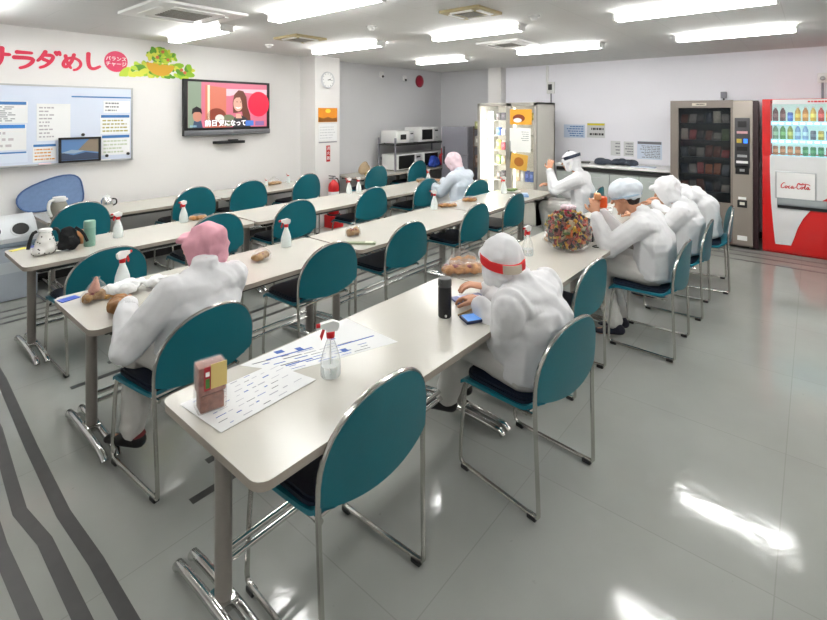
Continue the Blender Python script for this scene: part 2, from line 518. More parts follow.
for row, k, x, y in tpos:
    o = tproto if first else copy_tree(tproto)
    first = False
    o.location = (x, y, 0)
    where = 'near end table of the' if row == 'D' else ('near end table of the', 'middle table of the', 'far end table of the')[k]
    tag(o, 'long white-topped table, %s %s' % (where, rowname[row]), 'table', 'white dining tables in rows')
for k, x in enumerate((2.125, 4.32, 5.72)):
    o = t2proto if k == 0 else copy_tree(t2proto)
    o.location = (x, 4.10, 0)
    tag(o, ['white wall-side table below the television, left of the fire extinguisher', 'white table just right of the pillar, with a brown bag on it', 'white table in the recess that carries the microwaves'][k], 'table', 'white dining tables in rows')

# ------------------------------------------------------------------ chairs
CH = .785
def make_chair():
    t = empty('stacking_chair')
    # back: surface curved in plan, arched outline
    def back_pt(u, v, off=0.):
        w = .245
        zt = .56 + (CH - .01 - .56) * math.sqrt(max(0, 1 - abs(u) ** 2.3))
        zb = .50 - .045 * (1 - u * u) ** .8
        z = zb + (zt - zb) * v
        y = -.185 - (z - .45) * .08 - .03 * (1 - u * u) + off
        return Vector((u * w, y, z))
    b = MB(); nu, nv = 22, 12
    G = []
    for off in (.011, -.011):
        g = [[b.b.verts.new(back_pt(-math.cos(PI * i / nu), j / nv, off)) for j in range(nv + 1)] for i in range(nu + 1)]
        G.append(g)
    for k, g in enumerate(G):
        for i in range(nu):
            for j in range(nv):
                f = (g[i][j], g[i + 1][j], g[i + 1][j + 1], g[i][j + 1])
                b.b.faces.new(f if k else tuple(reversed(f)))
    a, c = G
    for i in range(nu):
        for j, s in ((0, 1), (nv, -1)):
            b.b.faces.new((a[i][j], a[i + 1][j], c[i + 1][j], c[i][j]))
    for j in range(nv):
        for i in (0, nu):
            b.b.faces.new((a[i][j], a[i][j + 1], c[i][j + 1], c[i][j]))
    b.build('backrest', M_teal, t, sharp=50)
    # chrome arch that edges the back and runs down into the sled legs
    arch = []
    for i in range(nu + 1):
        p = back_pt(-math.cos(PI * i / nu), 1.0); arch.append(p)
    MB().tube(arch, .0095, seg=8).build('back_tube', M_chromed, t)
    for s in (-1, 1):
        p0 = back_pt(s, 1.0)
        pts = [p0 + Vector((0, 0, .01)), (s * .245, p0.y + .004, .50), (s * .243, -.19, .40), (s * .235, -.20, .06), (s * .235, -.20, .022), (s * .235, -.17, .018), (s * .228, .0, .018),
               (s * .222, .185, .018), (s * .222, .225, .022), (s * .221, .235, .06), (s * .218, .215, .33), (s * .215, .20, .405), (s * .212, .17, .418), (s * .208, .0, .412), (s * .2, -.15, .405)]
        MB().tube(pts, .0092, seg=8, sub=1).build('side_frame', M_chromed, t)
        for y in (-.17, .20):
            MB().box((s * .233 if y < 0 else s * .222, y, .012), (.026, .042, .02), bev=.005).build('glide', M_black, t)
    b = MB().cyl((-.21, .10, .405), (.21, .10, .405), .008, seg=8); b.cyl((-.205, -.12, .40), (.205, -.12, .40), .008, seg=8)
    b.build('cross_bar', M_chromed, t)
    # seat shell with raised rear lip
    b = MB()
    def seat_pt(u, v, top):
        # u -1..1 lateral, v 0..1 front..back
        w = .235 * (1 - .10 * v ** 3)
        y = .235 - .43 * v
        z = .435 - .012 * (1 - u * u) * math.sin(PI * v) - (.03 * (1 - v / .12) if v < .12 else 0)
        if v > .82: z += (v - .82) / .18 * .055
        ww = w * (1 if .06 < v < .9 else .93)
        return Vector((u * ww, y - (.012 * (v - .82) / .18 if v > .82 else 0), z + (0 if top else -.016)))
    nu2, nv2 = 12, 18
    G = [[[b.b.verts.new(seat_pt(-1 + 2 * i / nu2, j / nv2, k)) for j in range(nv2 + 1)] for i in range(nu2 + 1)] for k in (1, 0)]
    for k, g in enumerate(G):
        for i in range(nu2):
            for j in range(nv2): b.b.faces.new((g[i][j], g[i + 1][j], g[i + 1][j + 1], g[i][j + 1]))
    for i in range(nu2):
        for j in (0, nv2): b.b.faces.new((G[0][i][j], G[0][i + 1][j], G[1][i + 1][j], G[1][i][j]))
    for j in range(nv2):
        for i in (0, nu2): b.b.faces.new((G[0][i][j], G[0][i][j + 1], G[1][i][j + 1], G[1][i][j]))
    b.build('seat_shell', M_tealsh, t, sharp=50)
    b = MB()
    poly = [(x - .215, y - .145) for x, y in rounded(.43, .37, .07, 4)]
    b.prism(poly, 'z', .432, .448); b.prism([(x * .95, y * .95 + .002) for x, y in poly], 'z', .448, .456)
    b.build('seat_cushion', M_seat, t)
    return t
chair0 = make_chair()
chairs = [
    (.445, .197, 0, 'empty teal chair nearest the camera, pushed in at the front row', 'a'),
    (1.385, -.075, -7, 'teal chair of the person with the red headband', 'a'),
    (2.28, .15, -2, 'empty teal chair between the red headband person and the bouffant cap person', 'a'),
    (3.12, -.19, 0, 'teal chair of the person in the bouffant cap who is eating at the front row', 'a'),
    (3.97, -.21, 2, 'teal chair of the hooded person between the bouffant cap person and the far bent one', 'a'),
    (4.76, -.27, 10, 'last teal chair of the front row, nearest the snack machine', 'a'),
    (.385, 1.27, 6, 'teal chair of the person in the pink cap', 'b'),
    (1.38, 1.555, 0, 'empty teal chair at the second row, first to the right of the pink cap person', 'b'),
    (2.17, 1.555, 0, 'empty teal chair at the second row beside the flat green packet', 'b'),
    (3.16, 1.555, 0, 'empty teal chair at the second row in front of two bread packs', 'b'),
    (3.92, 1.555, 2, 'empty teal chair at the second row, last one before its far end leg', 'b'),
    (4.95, 1.03, 4, 'teal chair under the person with the dark headband', 'b'),
    (.44, 2.72, 4, 'empty teal chair at the near end of the third row', 'c'),
    (1.30, 2.893, 0, 'empty teal chair at the third row just behind the pink cap head', 'c'),
    (2.09, 2.893, 0, 'empty teal chair at the third row in front of the joint between tables', 'c'),
    (3.12, 2.893, 0, 'empty teal chair at the third row beside two spray bottles', 'c'),
    (4.10, 2.893, 0, 'empty teal chair at the third row directly left of the bent person', 'c'),
    (4.42, 2.32, -6, 'teal chair under the bent person at the third row', 'c'),
    (.68, 4.20, 6, 'empty teal chair in front of the blue panel leaning on the left wall', 'd'),
    (1.77, 4.285, 4, 'empty teal chair at the wall row below the television, left one of the two', 'd'),
    (2.44, 4.285, 0, 'empty teal chair at the wall row below the television, right one of the two', 'd'),
    (3.27, 4.285, 6, 'empty teal chair at the wall row immediately left of the fire extinguisher', 'd'),
    (4.62, 4.29, 0, 'empty teal chair at the wall row between the brown bag and the microwaves', 'd'),
    (5.62, 4.29, 0, 'empty teal chair right in front of the lower left microwave', 'd'),
]
grp = {'a': 'teal chairs at the front row', 'b': 'teal chairs at the second row', 'c': 'teal chairs at the third row', 'd': 'teal chairs at the wall row'}
for i, (x, y, rz, lab, g) in enumerate(chairs):
    o = chair0 if i == 0 else copy_tree(chair0)
    o.location = (x, y, 0); o.rotation_euler = (0, 0, math.radians(rz)); o.scale = (1, 1, {'a': 1.0, 'b': 1.055, 'c': 1.09, 'd': 1.12}[g] if i not in (0, 6, 12) else (1.045 if i == 0 else 1))
    tag(o, lab, 'chair', grp[g])

# ================================================================== THE BACK WALL
def marks(b, x0, x1, z0, z1, rows, plane='y', at=0., fill=.7, th=.35, seed=1, seg=(.3, .9), t=.0006):
    """rows of small unreadable ink dashes, as the blurred print in the photo"""
    r = random.Random(seed)
    dz = (z1 - z0) / rows
    for k in range(rows):
        z = z1 - (k + .5) * dz
        x = x0
        while x < x0 + (x1 - x0) * r.uniform(fill * .75, fill):
            w = (x1 - x0) * r.uniform(.04, .16)
            w = min(w, x1 - x)
            if w <= 0: break
            if plane == 'y': b.box((x + w / 2, at, z), (w, t, dz * th))
            elif plane == 'x': b.box((at, x + w / 2, z), (t, w, dz * th))
            else: b.box((x + w / 2, z, at), (w, dz * th, t))
            x += w + (x1 - x0) * r.uniform(.02, .05)
    return b
M_ink = mat('grey_ink', '77797f', .8)
M_inkb = mat('blue_ink', '3f78b5', .7)
M_inky = mat('yellow_ink', 'e0d23a', .7)
M_inko = mat('orange_ink', 'df9a4a', .7)
M_bluepaper = mat('pale_blue_paper', 'c9d6ea', .7)
M_alu = mat('aluminium', 'b9bbbc', .3, metal=.9)
M_taupe = mat('taupe_machine_paint', '7d746c', .4, var=.03)
M_darkin = mat('dark_machine_interior', '1d1d20', .6)
M_steelgrey = mat('grey_appliance_paint', '82818a', .35)

# ---- snack vending machine (front faces -x)
vm = empty('snack_vending_machine', (6.45, 0, 0), 0, 'taupe snack vending machine with a dark glass front, left of the red drinks machine', 'vending machine')
b = MB()      # carcass: back, sides, floor, roof (open front bay)
b.box((.70, -.08, .93), (.04, .88, 1.80)); b.box((.36, .355, .93), (.72, .02, 1.80)); b.box((.36, -.53, .93), (.72, .04, 1.80))
b.box((.36, -.08, 1.825), (.72, .89, .02)); b.box((.36, -.08, .06), (.70, .87, .06)); b.box((.37, -.33, .93), (.66, .02, 1.76))
b.build('cabinet', M_taupe, vm)
MB().box((.4, -.08, .02), (.6, .82, .05)).build('plinth', M_black, vm)
b = MB().prism([(.365, .09), (.365, 1.84), (-.335, 1.84), (-.335, .09), (-.31, .09), (-.31, 1.745), (.27, 1.745), (.27, .55), (-.31, .55), (-.31, .09)], 'x', -.03, .0)
b.build('door', M_taupe, vm)
MB().box((-.005, -.02, 1.15), (.008, .585, 1.2)).build('glass_pane', M_glassdark, vm)
MB().box((.0, -.02, 1.79), (.01, .60, .09)).build('header', mat('dark_taupe', '57514c', .4), vm)
b = MB().box((-.034, .03, 1.79), (.006, .16, .035)); b.build('name_plate', mat('plate_cream', 'c9c2b0', .5), vm)
text('lettering', 'SNACK', .03, M_dark, vm, 'x', (-.0375, .03, 1.79)) if False else marks(MB(), -.03, .09, 1.775, 1.805, 1, 'x', -.0375, .9, .5, 4).build('plate_print', M_dark, vm)
MB().box((-.012, -.435, .94), (.04, .20, 1.77), bev=.004).build('side_panel', mat('taupe_light', '988f86', .4, metal=.2), vm)
MB().box((.02, -.562, .93), (.05, .055, 1.80)).build('edge_trim', mat('dark_maroon_trim', '2c1318', .4), vm)
p = MB().box((-.036, -.43, 1.31), (.012, .155, .62), bev=.01).build('control_panel', mat('charcoal_panel', '3a393c', .35), vm)
MB().box((-.044, -.43, 1.54), (.006, .09, .075)).build('display', M_black, p)
MB().box((-.044, -.43, 1.44), (.006, .11, .03)).build('card_reader', mat('reader_pink', 'c89a9c', .4), p)
b = MB(); b.mi = 0; b.box((-.044, -.40, 1.335), (.006, .05, .05)); b.build('yellow_button', mat('button_yellow', 'c8b04a', .4), p)
MB().box((-.044, -.465, 1.335), (.006, .04, .055)).build('blue_reader', mat('reader_blue', '2f6fe0', .3, emis=.8), p)
MB().box((-.044, -.43, 1.24), (.006, .11, .05)).build('bill_slot', M_black, p)
MB().box((-.044, -.43, 1.15), (.006, .10, .03)).build('coin_slot', M_alu, p)
MB().box((-.046, -.43, 1.075), (.008, .12, .03)).build('label_strip', M_white, p)
q = MB().box((-.036, -.43, .98), (.012, .14, .11), bev=.006).build('coin_return', M_black, vm)
MB().box((-.045, -.43, .975), (.006, .05, .03)).build('flap', M_alu, q)
q = MB().box((-.034, -.43, .56), (.008, .10, .09), bev=.006).build('lower_return', M_black, vm)
MB().box((-.04, -.43, .565), (.004, .05, .035)).build('flap', mat('plate_cream2', 'd8d2c4', .5), q)
MB().box((-.034, -.43, .63), (.008, .08, .03)).build('sticker', M_white, vm)
MB().box((-.034, -.43, .14), (.008, .10, .055)).build('lower_sticker', M_white, vm)
MB().box((.0, -.02, .33), (.02, .57, .42)).build('lower_panel', mat('dark_taupe2', '5e5751', .45), vm)
for k in range(5):
    MB().box((.22, -.02, .66 + .22 * k), (.40, .56, .012)).build('shelf', mat('wire_tray', '4c4c50', .4, metal=.5), vm)
# an LED strip inside the cabinet
cols = ['b7b0a8', '3a2a25', '8b8f95', '30384a', 'e8e0d0', '8a4a30', '3a2a25', 'b7b0a8', '6d7f4a', 'd0a080', '30384a', 'cf5f5f']
shelfn = ['bottom', 'second lowest', 'middle', 'second highest', 'top']
colw = {'b03a35': 'red', 'd0a080': 'tan', 'e8e0d0': 'cream', '8a4a30': 'brown', '30384a': 'navy', 'c9b458': 'yellow', '8b8f95': 'silver', 'd77b50': 'orange', '6d7f4a': 'olive', 'b7b0a8': 'grey', '3a2a25': 'dark brown', 'cf5f5f': 'pink'}
ordn = ['leftmost', 'second from left', 'third from left', 'fourth from left', 'fifth from left', 'sixth from left', 'seventh from left', 'eighth from left', 'ninth from left', 'tenth from left']
snack_parts = {}
for k in range(5):
    n = 6
    for i in range(n):
        c = RND.choice(cols)
        if k == 1 and i in (2, 3, 4): c = ['cf5f5f', 'd77b50', 'd77b50'][i - 2]
        y = .215 - i * .092
        w, h, d = RND.uniform(.07, .086), RND.uniform(.09, .155), .03
        bag = MB()
        # pillow pack: pinched at top and bottom
        prof = [(-1, .15), (-.85, .6), (-.4, 1), (.3, 1), (.8, .55), (1, .12)]
        rings = []
        for tt, dd in prof:
            rings.append([bag.b.verts.new((.06 + .05 * math.sin(i * 5 + k * 3) ** 2 + sx * d * dd * .5 + tt * .012, y + sy * w * .5 + tt * .008 * math.sin(i * 7 + k), .668 + .22 * k + h * .5 + tt * h * .5)) for sx, sy in ((-1, -1), (-1.25, 0), (-1, 1), (1, 1), (1.25, 0), (1, -1))])
        for a_, b_ in zip(rings, rings[1:]):
            for q_ in range(6): bag.b.faces.new((a_[q_], a_[(q_ + 1) % 6], b_[(q_ + 1) % 6], b_[q_]))
        bag.b.faces.new(rings[0]); bag.b.faces.new(rings[-1])
        o = bag.build('snack_pack', mat('snack_' + c, c, .35), None, loc=(6.45, 0, 0))
        tag(o, '%s snack pack in the snack machine, %s on its %s shelf' % (colw[c], ordn[i], shelfn[k]), 'snack', 'snack packs in the vending machine')

# ---- red drinks machine
M_redp = mat('red_machine_paint', 'd01818', .3, coat=.3)
M_lwhite = mat('machine_white_panel', 'dadada', .35)
rm = empty('drinks_vending_machine', (6.5, 0, 0), 0, 'red and white drinks vending machine cut off by the right edge of the photo', 'vending machine')
Y1, Y2 = -.625, -1.66
b = MB().box((.72, (Y1 + Y2) / 2, .93), (.03, Y1 - Y2, 1.83)); b.box((.37, Y1 - .012, .93), (.72, .024, 1.83)); b.box((.37, Y2 + .012, .93), (.72, .024, 1.83))
b.box((.37, (Y1 + Y2) / 2, 1.835), (.72, Y1 - Y2, .02)); b.box((.37, (Y1 + Y2) / 2, .03), (.70, Y1 - Y2, .06)); b.box((.30, (Y1 + Y2) / 2, .55), (.5, Y1 - Y2 - .05, 1.0))
b.build('cabinet', M_redp, rm)
b = MB().box((0, (Y1 + Y2) / 2, .60), (.05, Y1 - Y2, 1.14), bev=.01); b.box((0, Y1 - .04, 1.5), (.05, .08, .68)); b.box((0, Y2 + .04, 1.5), (.05, .08, .68))
b.build('door', M_redp, rm)
# white panel with the curved sweep
pw = [(-.70, 1.17), (-.70, .98), (-.712, .6), (-.735, .30), (-.75, .14), (-.755, .115), (-.90, .12), (-.925, .2), (-.96, .33), (-1.01, .45), (-1.08, .56), (-1.16, .66), (-1.26, .74), (-1.36, .80), (-1.58, .86), (-1.58, 1.17)]
MB().prism(pw, 'x', -.031, -.022).build('white_panel', M_lwhite, rm)
MB().box((-.02, (Y1 + Y2) / 2 - .02, 1.81), (.02, Y1 - Y2 - .16, .055)).build('top_sign', M_lwhite, rm)
marks(MB(), -1.22, -1.03, 1.795, 1.825, 1, 'x', -.0315, 1, .6, 3).build('top_sign_print', M_red, rm)
q = MB().box((-.034, -.94, .825), (.01, .375, .325), bev=.004).build('logo_frame', M_alu, rm)
MB().box((-.041, -.94, .825), (.006, .35, .30)).build('logo_plate', M_white, q)
# script lettering Coca-Cola, drawn as pen strokes (y to the right is negative)
def script(strokes, s, oy, oz, ox, r):
    b = MB()
    for st in strokes:
        pts = [(ox, oy - x * s, oz + y * s) for x, y in st]
        b.tube(pts, lambda t, r=r: r * (1.25 - abs(t - .5)), seg=6, sub=2)
    return b
CC = [[(1.05, 1.5), (.9, 1.75), (.55, 1.6), (.15, 1.0), (.05, .35), (.3, .02), (.7, .15), (1.0, .5)],
      [(1.35, .85), (1.1, .7), (1.05, .25), (1.25, .05), (1.5, .3), (1.5, .7), (1.35, .85), (1.6, .65), (1.85, .6)],
      [(2.3, .75), (2.1, .85), (1.85, .5), (1.9, .08), (2.15, .1), (2.4, .35)],
      [(3.0, .75), (2.75, .85), (2.5, .45), (2.6, .05), (2.85, .25), (3.05, .8), (2.95, .2), (3.1, .03), (3.3, .3)],
      [(3.3, .5), (3.65, .55)],
      [(5.0, 1.75), (5.4, 1.9), (5.2, 1.4), (4.7, 1.6), (4.2, 1.9), (3.95, 1.2), (3.8, .5), (4.05, .02), (4.45, .1), (4.8, .5)],
      [(4.25, 1.55), (4.9, 1.25), (5.8, 1.75), (6.7, 1.55), (7.0, 1.2)],
      [(5.1, .85), (4.85, .7), (4.8, .25), (5.0, .05), (5.25, .3), (5.25, .7), (5.1, .85), (5.35, .65), (5.5, .6)],
      [(5.5, .4), (5.75, 1.2), (5.95, 1.55), (5.8, 1.0), (5.65, .3), (5.8, .03), (6.05, .35)],
      [(6.65, .75), (6.4, .85), (6.15, .45), (6.25, .05), (6.5, .25), (6.7, .8), (6.6, .2), (6.75, .03), (7.0, .35)]]
script(CC, .0385, -.805, .79, -.045, .0042).build('script_logo', M_red, q)
q = MB().box((-.032, -1.0, .615), (.02, .46, .12), bev=.01).build('delivery_slot', mat('slot_grey', '8e9497', .3, metal=.5), rm)
MB().box((-.043, -1.0, .57), (.006, .45, .035)).build('slot_lip', M_black, q)
MB().box((-.043, -1.0, .635), (.004, .40, .05)).build('flap', mat('flap_grey', 'b9c0c2', .15, metal=.4), q)
MB().box((.30, (Y1 + Y2) / 2, 1.49), (.015, Y1 - Y2 - .16, .62)).build('display_back', mat('pale_display_panel', 'bfe0d8', .5, emis=.35), rm)
MB().box((-.01, (Y1 + Y2) / 2, 1.49), (.006, Y1 - Y2 - .16, .62)).build('window_pane', M_glass, rm)
M_led = mat('button_strip', '8fc4d8', .4, emis=.5)
M_price = mat('price_tag', 'f4f8ff', .4, emis=.8)
for k, z in enumerate((1.60, 1.385, 1.195)):
    q = MB().box((.07, (Y1 + Y2) / 2, z - .045), (.16, Y1 - Y2 - .17, .05)).build('button_shelf', M_led, rm)
    for i in range(13): MB().box((-.013, -.745 - i * .065, z - .045), (.006, .04, .02)).build('price_button', M_price, q)
M_cap = mat('bottle_cap', 'e8e8e8', .4)
drinks = [
    [('5a1418', 'bottle', 'dark red')] * 2 + [('2f6fd0', 'can', 'blue')] + [('e0b428', 'bottle', 'yellow'), ('d8902a', 'bottle', 'orange'), ('e2c02e', 'bottle', 'yellow'), ('c8342a', 'bottle', 'red'), ('e2a82e', 'bottle', 'amber'), ('e8c83a', 'bottle', 'yellow'), ('7fae3a', 'bottle', 'green')] + [('d8d8d8', 'can', 'silver')] * 2,
    [('7fb08a', 'bottle', 'pale green'), ('4f9a4a', 'bottle', 'green'), ('a8b04a', 'bottle', 'olive'), ('8ab4dc', 'bottle', 'pale blue'), ('9ac0e4', 'bottle', 'pale blue'), ('4a5a6a', 'can', 'slate'), ('d0b83a', 'can', 'yellow'), ('4a62a8', 'can', 'blue'), ('c84a2a', 'can', 'red'), ('88a84a', 'can', 'green'), ('d8d8d8', 'can', 'silver'), ('40404a', 'can', 'black')],
    [('b0703a', 'can', 'copper')] * 4 + [('1f8a4a', 'can', 'green')] * 3 + [('b02028', 'can', 'red')] * 3 + [('303038', 'can', 'black')] * 2]
rown = ['top', 'middle', 'bottom']
for k, z in enumerate((1.60, 1.385, 1.195)):
    for i, (c, kind, word) in enumerate(drinks[k]):
        y = -.75 - i * .07
        t = empty('drink_' + kind, (6.56, y, z - .02), 0, '%s drink %s in the red machine, %s on its %s shelf' % (word, kind, ordn[i] if i < 10 else ['eleventh from left', 'last on the right'][i - 10], rown[k]), kind, 'drinks on display in the red machine')
        m = mat('drink_' + c, c, .3)
        if kind == 'bottle':
            MB().lathe([(.026, 0), (.028, .01), (.028, .10), (.024, .125), (.011, .15), (.011, .158)], seg=14).build('body', m, t)
            MB().lathe([(.0125, .158), (.0125, .172), (0, .173)], seg=12).build('cap', M_cap, t)
            MB().lathe([(.0285, .045), (.0285, .09)], seg=14).build('wrap_label', mat('drink_label_' + c, tuple(min(1, x * 1.6 + .1) for x in hexc(c)), .4), t)
        else:
            MB().lathe([(.024, 0), (.027, .006), (.027, .095), (.022, .105)], seg=14).build('body', m, t)
            MB().lathe([(.022, .105), (.022, .108), (0, .107)], seg=14).build('lid', M_alu, t)
            MB().lathe([(.0274, .035), (.0274, .07)], seg=14).build('printed_band', mat('drink_label_' + c, tuple(min(1, x * 1.6 + .1) for x in hexc(c)), .4), t)

# ---- glass door showcase fridge
fx = 5.92
fr = empty('showcase_fridge', (fx, 0, 0), 0, 'tall grey two-door glass showcase fridge with a bright vertical lamp', 'fridge')
ya, yb = 3.06, 2.04
M_fr = mat('fridge_grey_paint', '9c9890', .4)
M_fri = mat('fridge_inside_white', 'f0ede4', .5)
b = MB().box((.62, (ya + yb) / 2, .92), (.03, ya - yb, 1.84)); b.box((.33, ya - .015, .92), (.62, .03, 1.84)); b.box((.33, yb + .015, .92), (.62, .03, 1.84)); b.box((.33, (ya + yb) / 2, 1.825), (.62, ya - yb, .03)); b.box((.33, (ya + yb) / 2, .19), (.62, ya - yb, .38))
b.build('cabinet', mat('fridge_side_cream', 'd2cfc6', .45), fr)
b = MB().box((.60, (ya + yb) / 2, 1.1), (.01, ya - yb - .06, 1.45)); b.build('inner_back', M_fri, fr)
ym = 2.50
for (a, c, nm) in ((ya, ym, 'left'), (ym, yb, 'right')):
    fw_, cc, hh = .045, (a + c) / 2, a - c
    d = MB(); d.box((0, a - fw_ / 2, 1.09), (.04, fw_, 1.48)); d.box((0, c + fw_ / 2, 1.09), (.04, fw_, 1.48)); d.box((0, cc, 1.81), (.04, hh, .045)); d.box((0, cc, .37), (.04, hh, .05))
    dd = d.build('door', M_fr, fr)
    MB().box((0, cc, 1.09), (.008, hh - .08, 1.42)).build('glass', M_glass, dd)
    MB().box((-.035, (c + .03) if nm == 'left' else (a - .03), 1.1), (.02, .015, .3), bev=.004).build('handle', M_alu, dd)
for z in (.62, .86, 1.09, 1.32, 1.56):
    MB().box((.32, (ya + yb) / 2, z), (.5, ya - yb - .08, .012)).build('shelf', mat('fridge_shelf', 'd8d4c8', .4), fr)
q = MB().cyl((.06, 2.86, .45), (.06, 2.86, 1.70), .034, seg=12).build('lamp_tube', mat('fridge_lamp', 'fffaf0', .4, emis=12), fr)  # tube thickened so the lamp's glare is built into its shape
MB().cyl((.06, 2.44, .45), (.06, 2.44, 1.76), .012, seg=10).build('lamp_tube', mat('fridge_lamp2', 'fff4d8', .4, emis=3.5), fr)
MB().box((.2, (ya + yb) / 2, .41), (.02, .5, .03)).build('grille', M_dark, fr)
b = MB()
for i in range(4): b.box((-.004, 2.72 - i * .06, .27), (.006, .035, .10))
b.build('vent_slot', M_dark, fr)
# posters stuck inside the right-hand door: part of the door dressing, each a thing
def sheet(name, y, z, w, h, m, label, x=fx - .028, rz=0., cat='poster', grp=None):
    o = MB().box((0, 0, 0), (.002, w, h)).build(name, m, smooth=False)
    o.location = (x, y, z); o.rotation_euler = (rz, 0, 0)
    return tag(o, label, cat, grp)
M_orp = mat('orange_poster', 'e8a52c', .5)
s1 = sheet('poster', 2.29, 1.62, .36, .23, M_orp, 'orange food poster at the top of the right fridge door')
MB().ball((-.003, .03, -.02), (.002, .10, .06), 16).build('food_picture', mat('food_brown', '8a3d18', .6), s1)
MB().ball((-.005, .05, -.05), (.002, .07, .035), 16).build('food_bowl', M_white, s1)
s2 = sheet('poster', 2.30, 1.27, .35, .36, mat('bright_paper', 'f6f6f2', .6), 'big white notice in the middle of the right fridge door')
marks(MB(), -.14, .02, -.02, .14, 5, 'x', -.002, .7, .25, 9).build('print', M_ink, s2)
s3 = sheet('poster', 2.32, .94, .28, .24, mat('amber_poster', 'dfae4c', .5), 'amber picture sheet low on the right fridge door', rz=.12)
MB().ball((-.002, .0, 0), (.002, .08, .07), 14).build('food_picture', mat('food_amber', 'b06a20', .6), s3)
items = []
def pack(name, x, y, z, w, d, h, c, label, cat, grp):
    t = empty(name, (x, y, z), 0, label, cat, grp)
    MB().box((0, 0, h / 2), (d, w, h), bev=min(w, h, d) * .12).build('carton', mat('pack_' + c, c, .45), t)
    MB().box((-d / 2 - .001, 0, h * .55), (.002, w * .7, h * .35)).build('printed_panel', mat('packp_' + c, tuple(min(1, v * 1.5 + .12) for v in hexc(c)), .5), t)
    return t
cw = {'3a2a2a': 'dark', '4a3a4a': 'plum', '3a6ad0': 'blue', 'e8e8e8': 'white', 'd03a4a': 'red', 'c8b83a': 'yellow', 'd8c8a0': 'cream', '8ab050': 'green', '5a5048': 'brown', '2858c8': 'deep blue', 'e0c0a0': 'peach', '2a2a3a': 'black'}
lays = [(1.566, ['3a2a2a', '4a3a4a', '3a2a2a'], .12), (1.326, ['3a6ad0', 'e8e8e8', '3a6ad0'], .11), (1.096, ['c8b83a', 'd03a4a', 'd03a4a'], .14), (.866, ['8ab050', 'd8c8a0', 'd8c8a0'], .14), (.626, ['5a5048', '3a2a2a', '5a5048'], .13)]
for k, (z, cs, h) in enumerate(lays):
    for i, c in enumerate(cs):
        pack('drink_carton', fx + .16, 2.76 - i * .085, z, .07, .07, h * (1 + .15 * math.sin(i * 3 + k)), c, '%s carton behind the left fridge door, %s on the %s shelf' % (cw[c], ordn[i], ['top', 'second', 'third', 'fourth', 'lowest'][k]), 'carton', 'cartons in the showcase fridge')
for i, c in enumerate(['e0c0a0', 'e8e8e8', '2858c8', '3a6ad0', '2858c8']):
    pack('drink_carton', fx + .14, 2.44 - .03 - i * .075, .626, .06, .06, .17 - .01 * (i % 2), c, '%s carton behind the right fridge door, %s on the lowest shelf' % (cw[c], ordn[i]), 'carton', 'cartons in the showcase fridge')
for i, c in enumerate(['c8b83a', 'd8c8a0', 'c8b83a']):
    pack('drink_carton', fx + .2, 2.40 - i * .12, 1.566, .09, .07, .12, c, '%s carton behind the right fridge door, %s on the top shelf' % (cw[c], ordn[i]), 'carton', 'cartons in the showcase fridge')

# ---- wash counter between fridge and vending machine
ct = empty('wash_counter', (6.6, 0, 0), 0, 'long grey wash counter with a white top between the fridge and the snack machine', 'counter')
MB().box((.31, 1.23, .872), (.66, 1.66, .035), bev=.008).build('worktop', M_white, ct)
b = MB().box((.34, 1.23, .42), (.58, 1.64, .80)); b.build('body', mat('counter_grey', '9aa09c', .45), ct)
MB().box((.03, 1.23, .81), (.02, 1.62, .05)).build('shadow_gap', M_dark, ct)
for k in range(4):
    q = MB().box((.035, 1.84 - k * .41, .42), (.02, .395, .68), bev=.004).build('door_panel', mat('counter_panel', 'b3bab6', .4), ct)
    MB().box((.02, 1.84 - k * .41, .70), (.012, .16, .014), bev=.003).build('handle', M_alu, q)
def strip(y, z, w, h, label, m=None, seed=1):
    o = MB().box((0, 0, 0), (.002, w, h)).build('label_strip', m or mat('cream_strip', 'dcdccf', .6), smooth=False)
    o.location = (6.622, y, z)
    marks(MB(), -w * .45, w * .45, -h * .35, h * .35, 1, 'x', -.0015, 1, .8, seed).build('print', M_ink, o)
    return tag(o, label, 'label', 'label strips on the wash counter')
strip(1.67, .60, .34, .085, 'upper cream label strip on the front of the wash counter', seed=2)
strip(1.66, .49, .30, .07, 'lower cream label strip on the front of the wash counter', seed=5)
# things on the worktop
t = empty('soap_bottle', (6.85, 1.93, .89), 0, 'small tan bottle on the left part of the wash counter', 'bottle')
MB().lathe([(.03, 0), (.032, .01), (.032, .09), (.012, .13), (.012, .16)], seg=14).build('body', mat('tan_bottle', 'b7a67c', .4), t)
MB().lathe([(.014, .16), (.014, .185), (0, .19)], seg=12).build('cap', M_dark, t)
MB().lathe([(.0325, .03), (.0325, .07)], seg=14).build('wrap_label', M_white, t)
b = MB()
r = random.Random(3)
for k in range(14):
    b.ball((r.uniform(-.09, .09), r.uniform(-.28, .26), .03 + r.uniform(0, .03)), (r.uniform(.04, .08), r.uniform(.05, .11), r.uniform(.025, .055)), 10)
o = b.build('folded_cloth', mat('dark_blue_grey_cloth', '3d4450', .9, var=.25, vscale=14, bump=.4, bscale=30)); voxelize(o, .012, 2)
o.location = (6.85, 1.22, .885); tag(o, 'crumpled dark blue-grey cloth heap on the wash counter', 'cloth')
b = MB(); b.box((0, 0, .012), (.16, .22, .02), bev=.005, rz=.2)
o = b.build('tray', mat('dark_brown_tray', '3f3a33', .5)); o.location = (6.82, 1.70, .89); tag(o, 'low dark tray on the wash counter left of the crumpled cloth', 'tray')
b = MB(); b.prism([(-.1, -.16), (.09, -.14), (.1, .15), (-.08, .17)], 'z', .001, .012)
o = b.build('document', mat('clear_folder', 'cdd6e6', .2)); o.location = (6.80, .78, .89); tag(o, 'pale blue folder lying on the wash counter near the snack machine', 'folder')

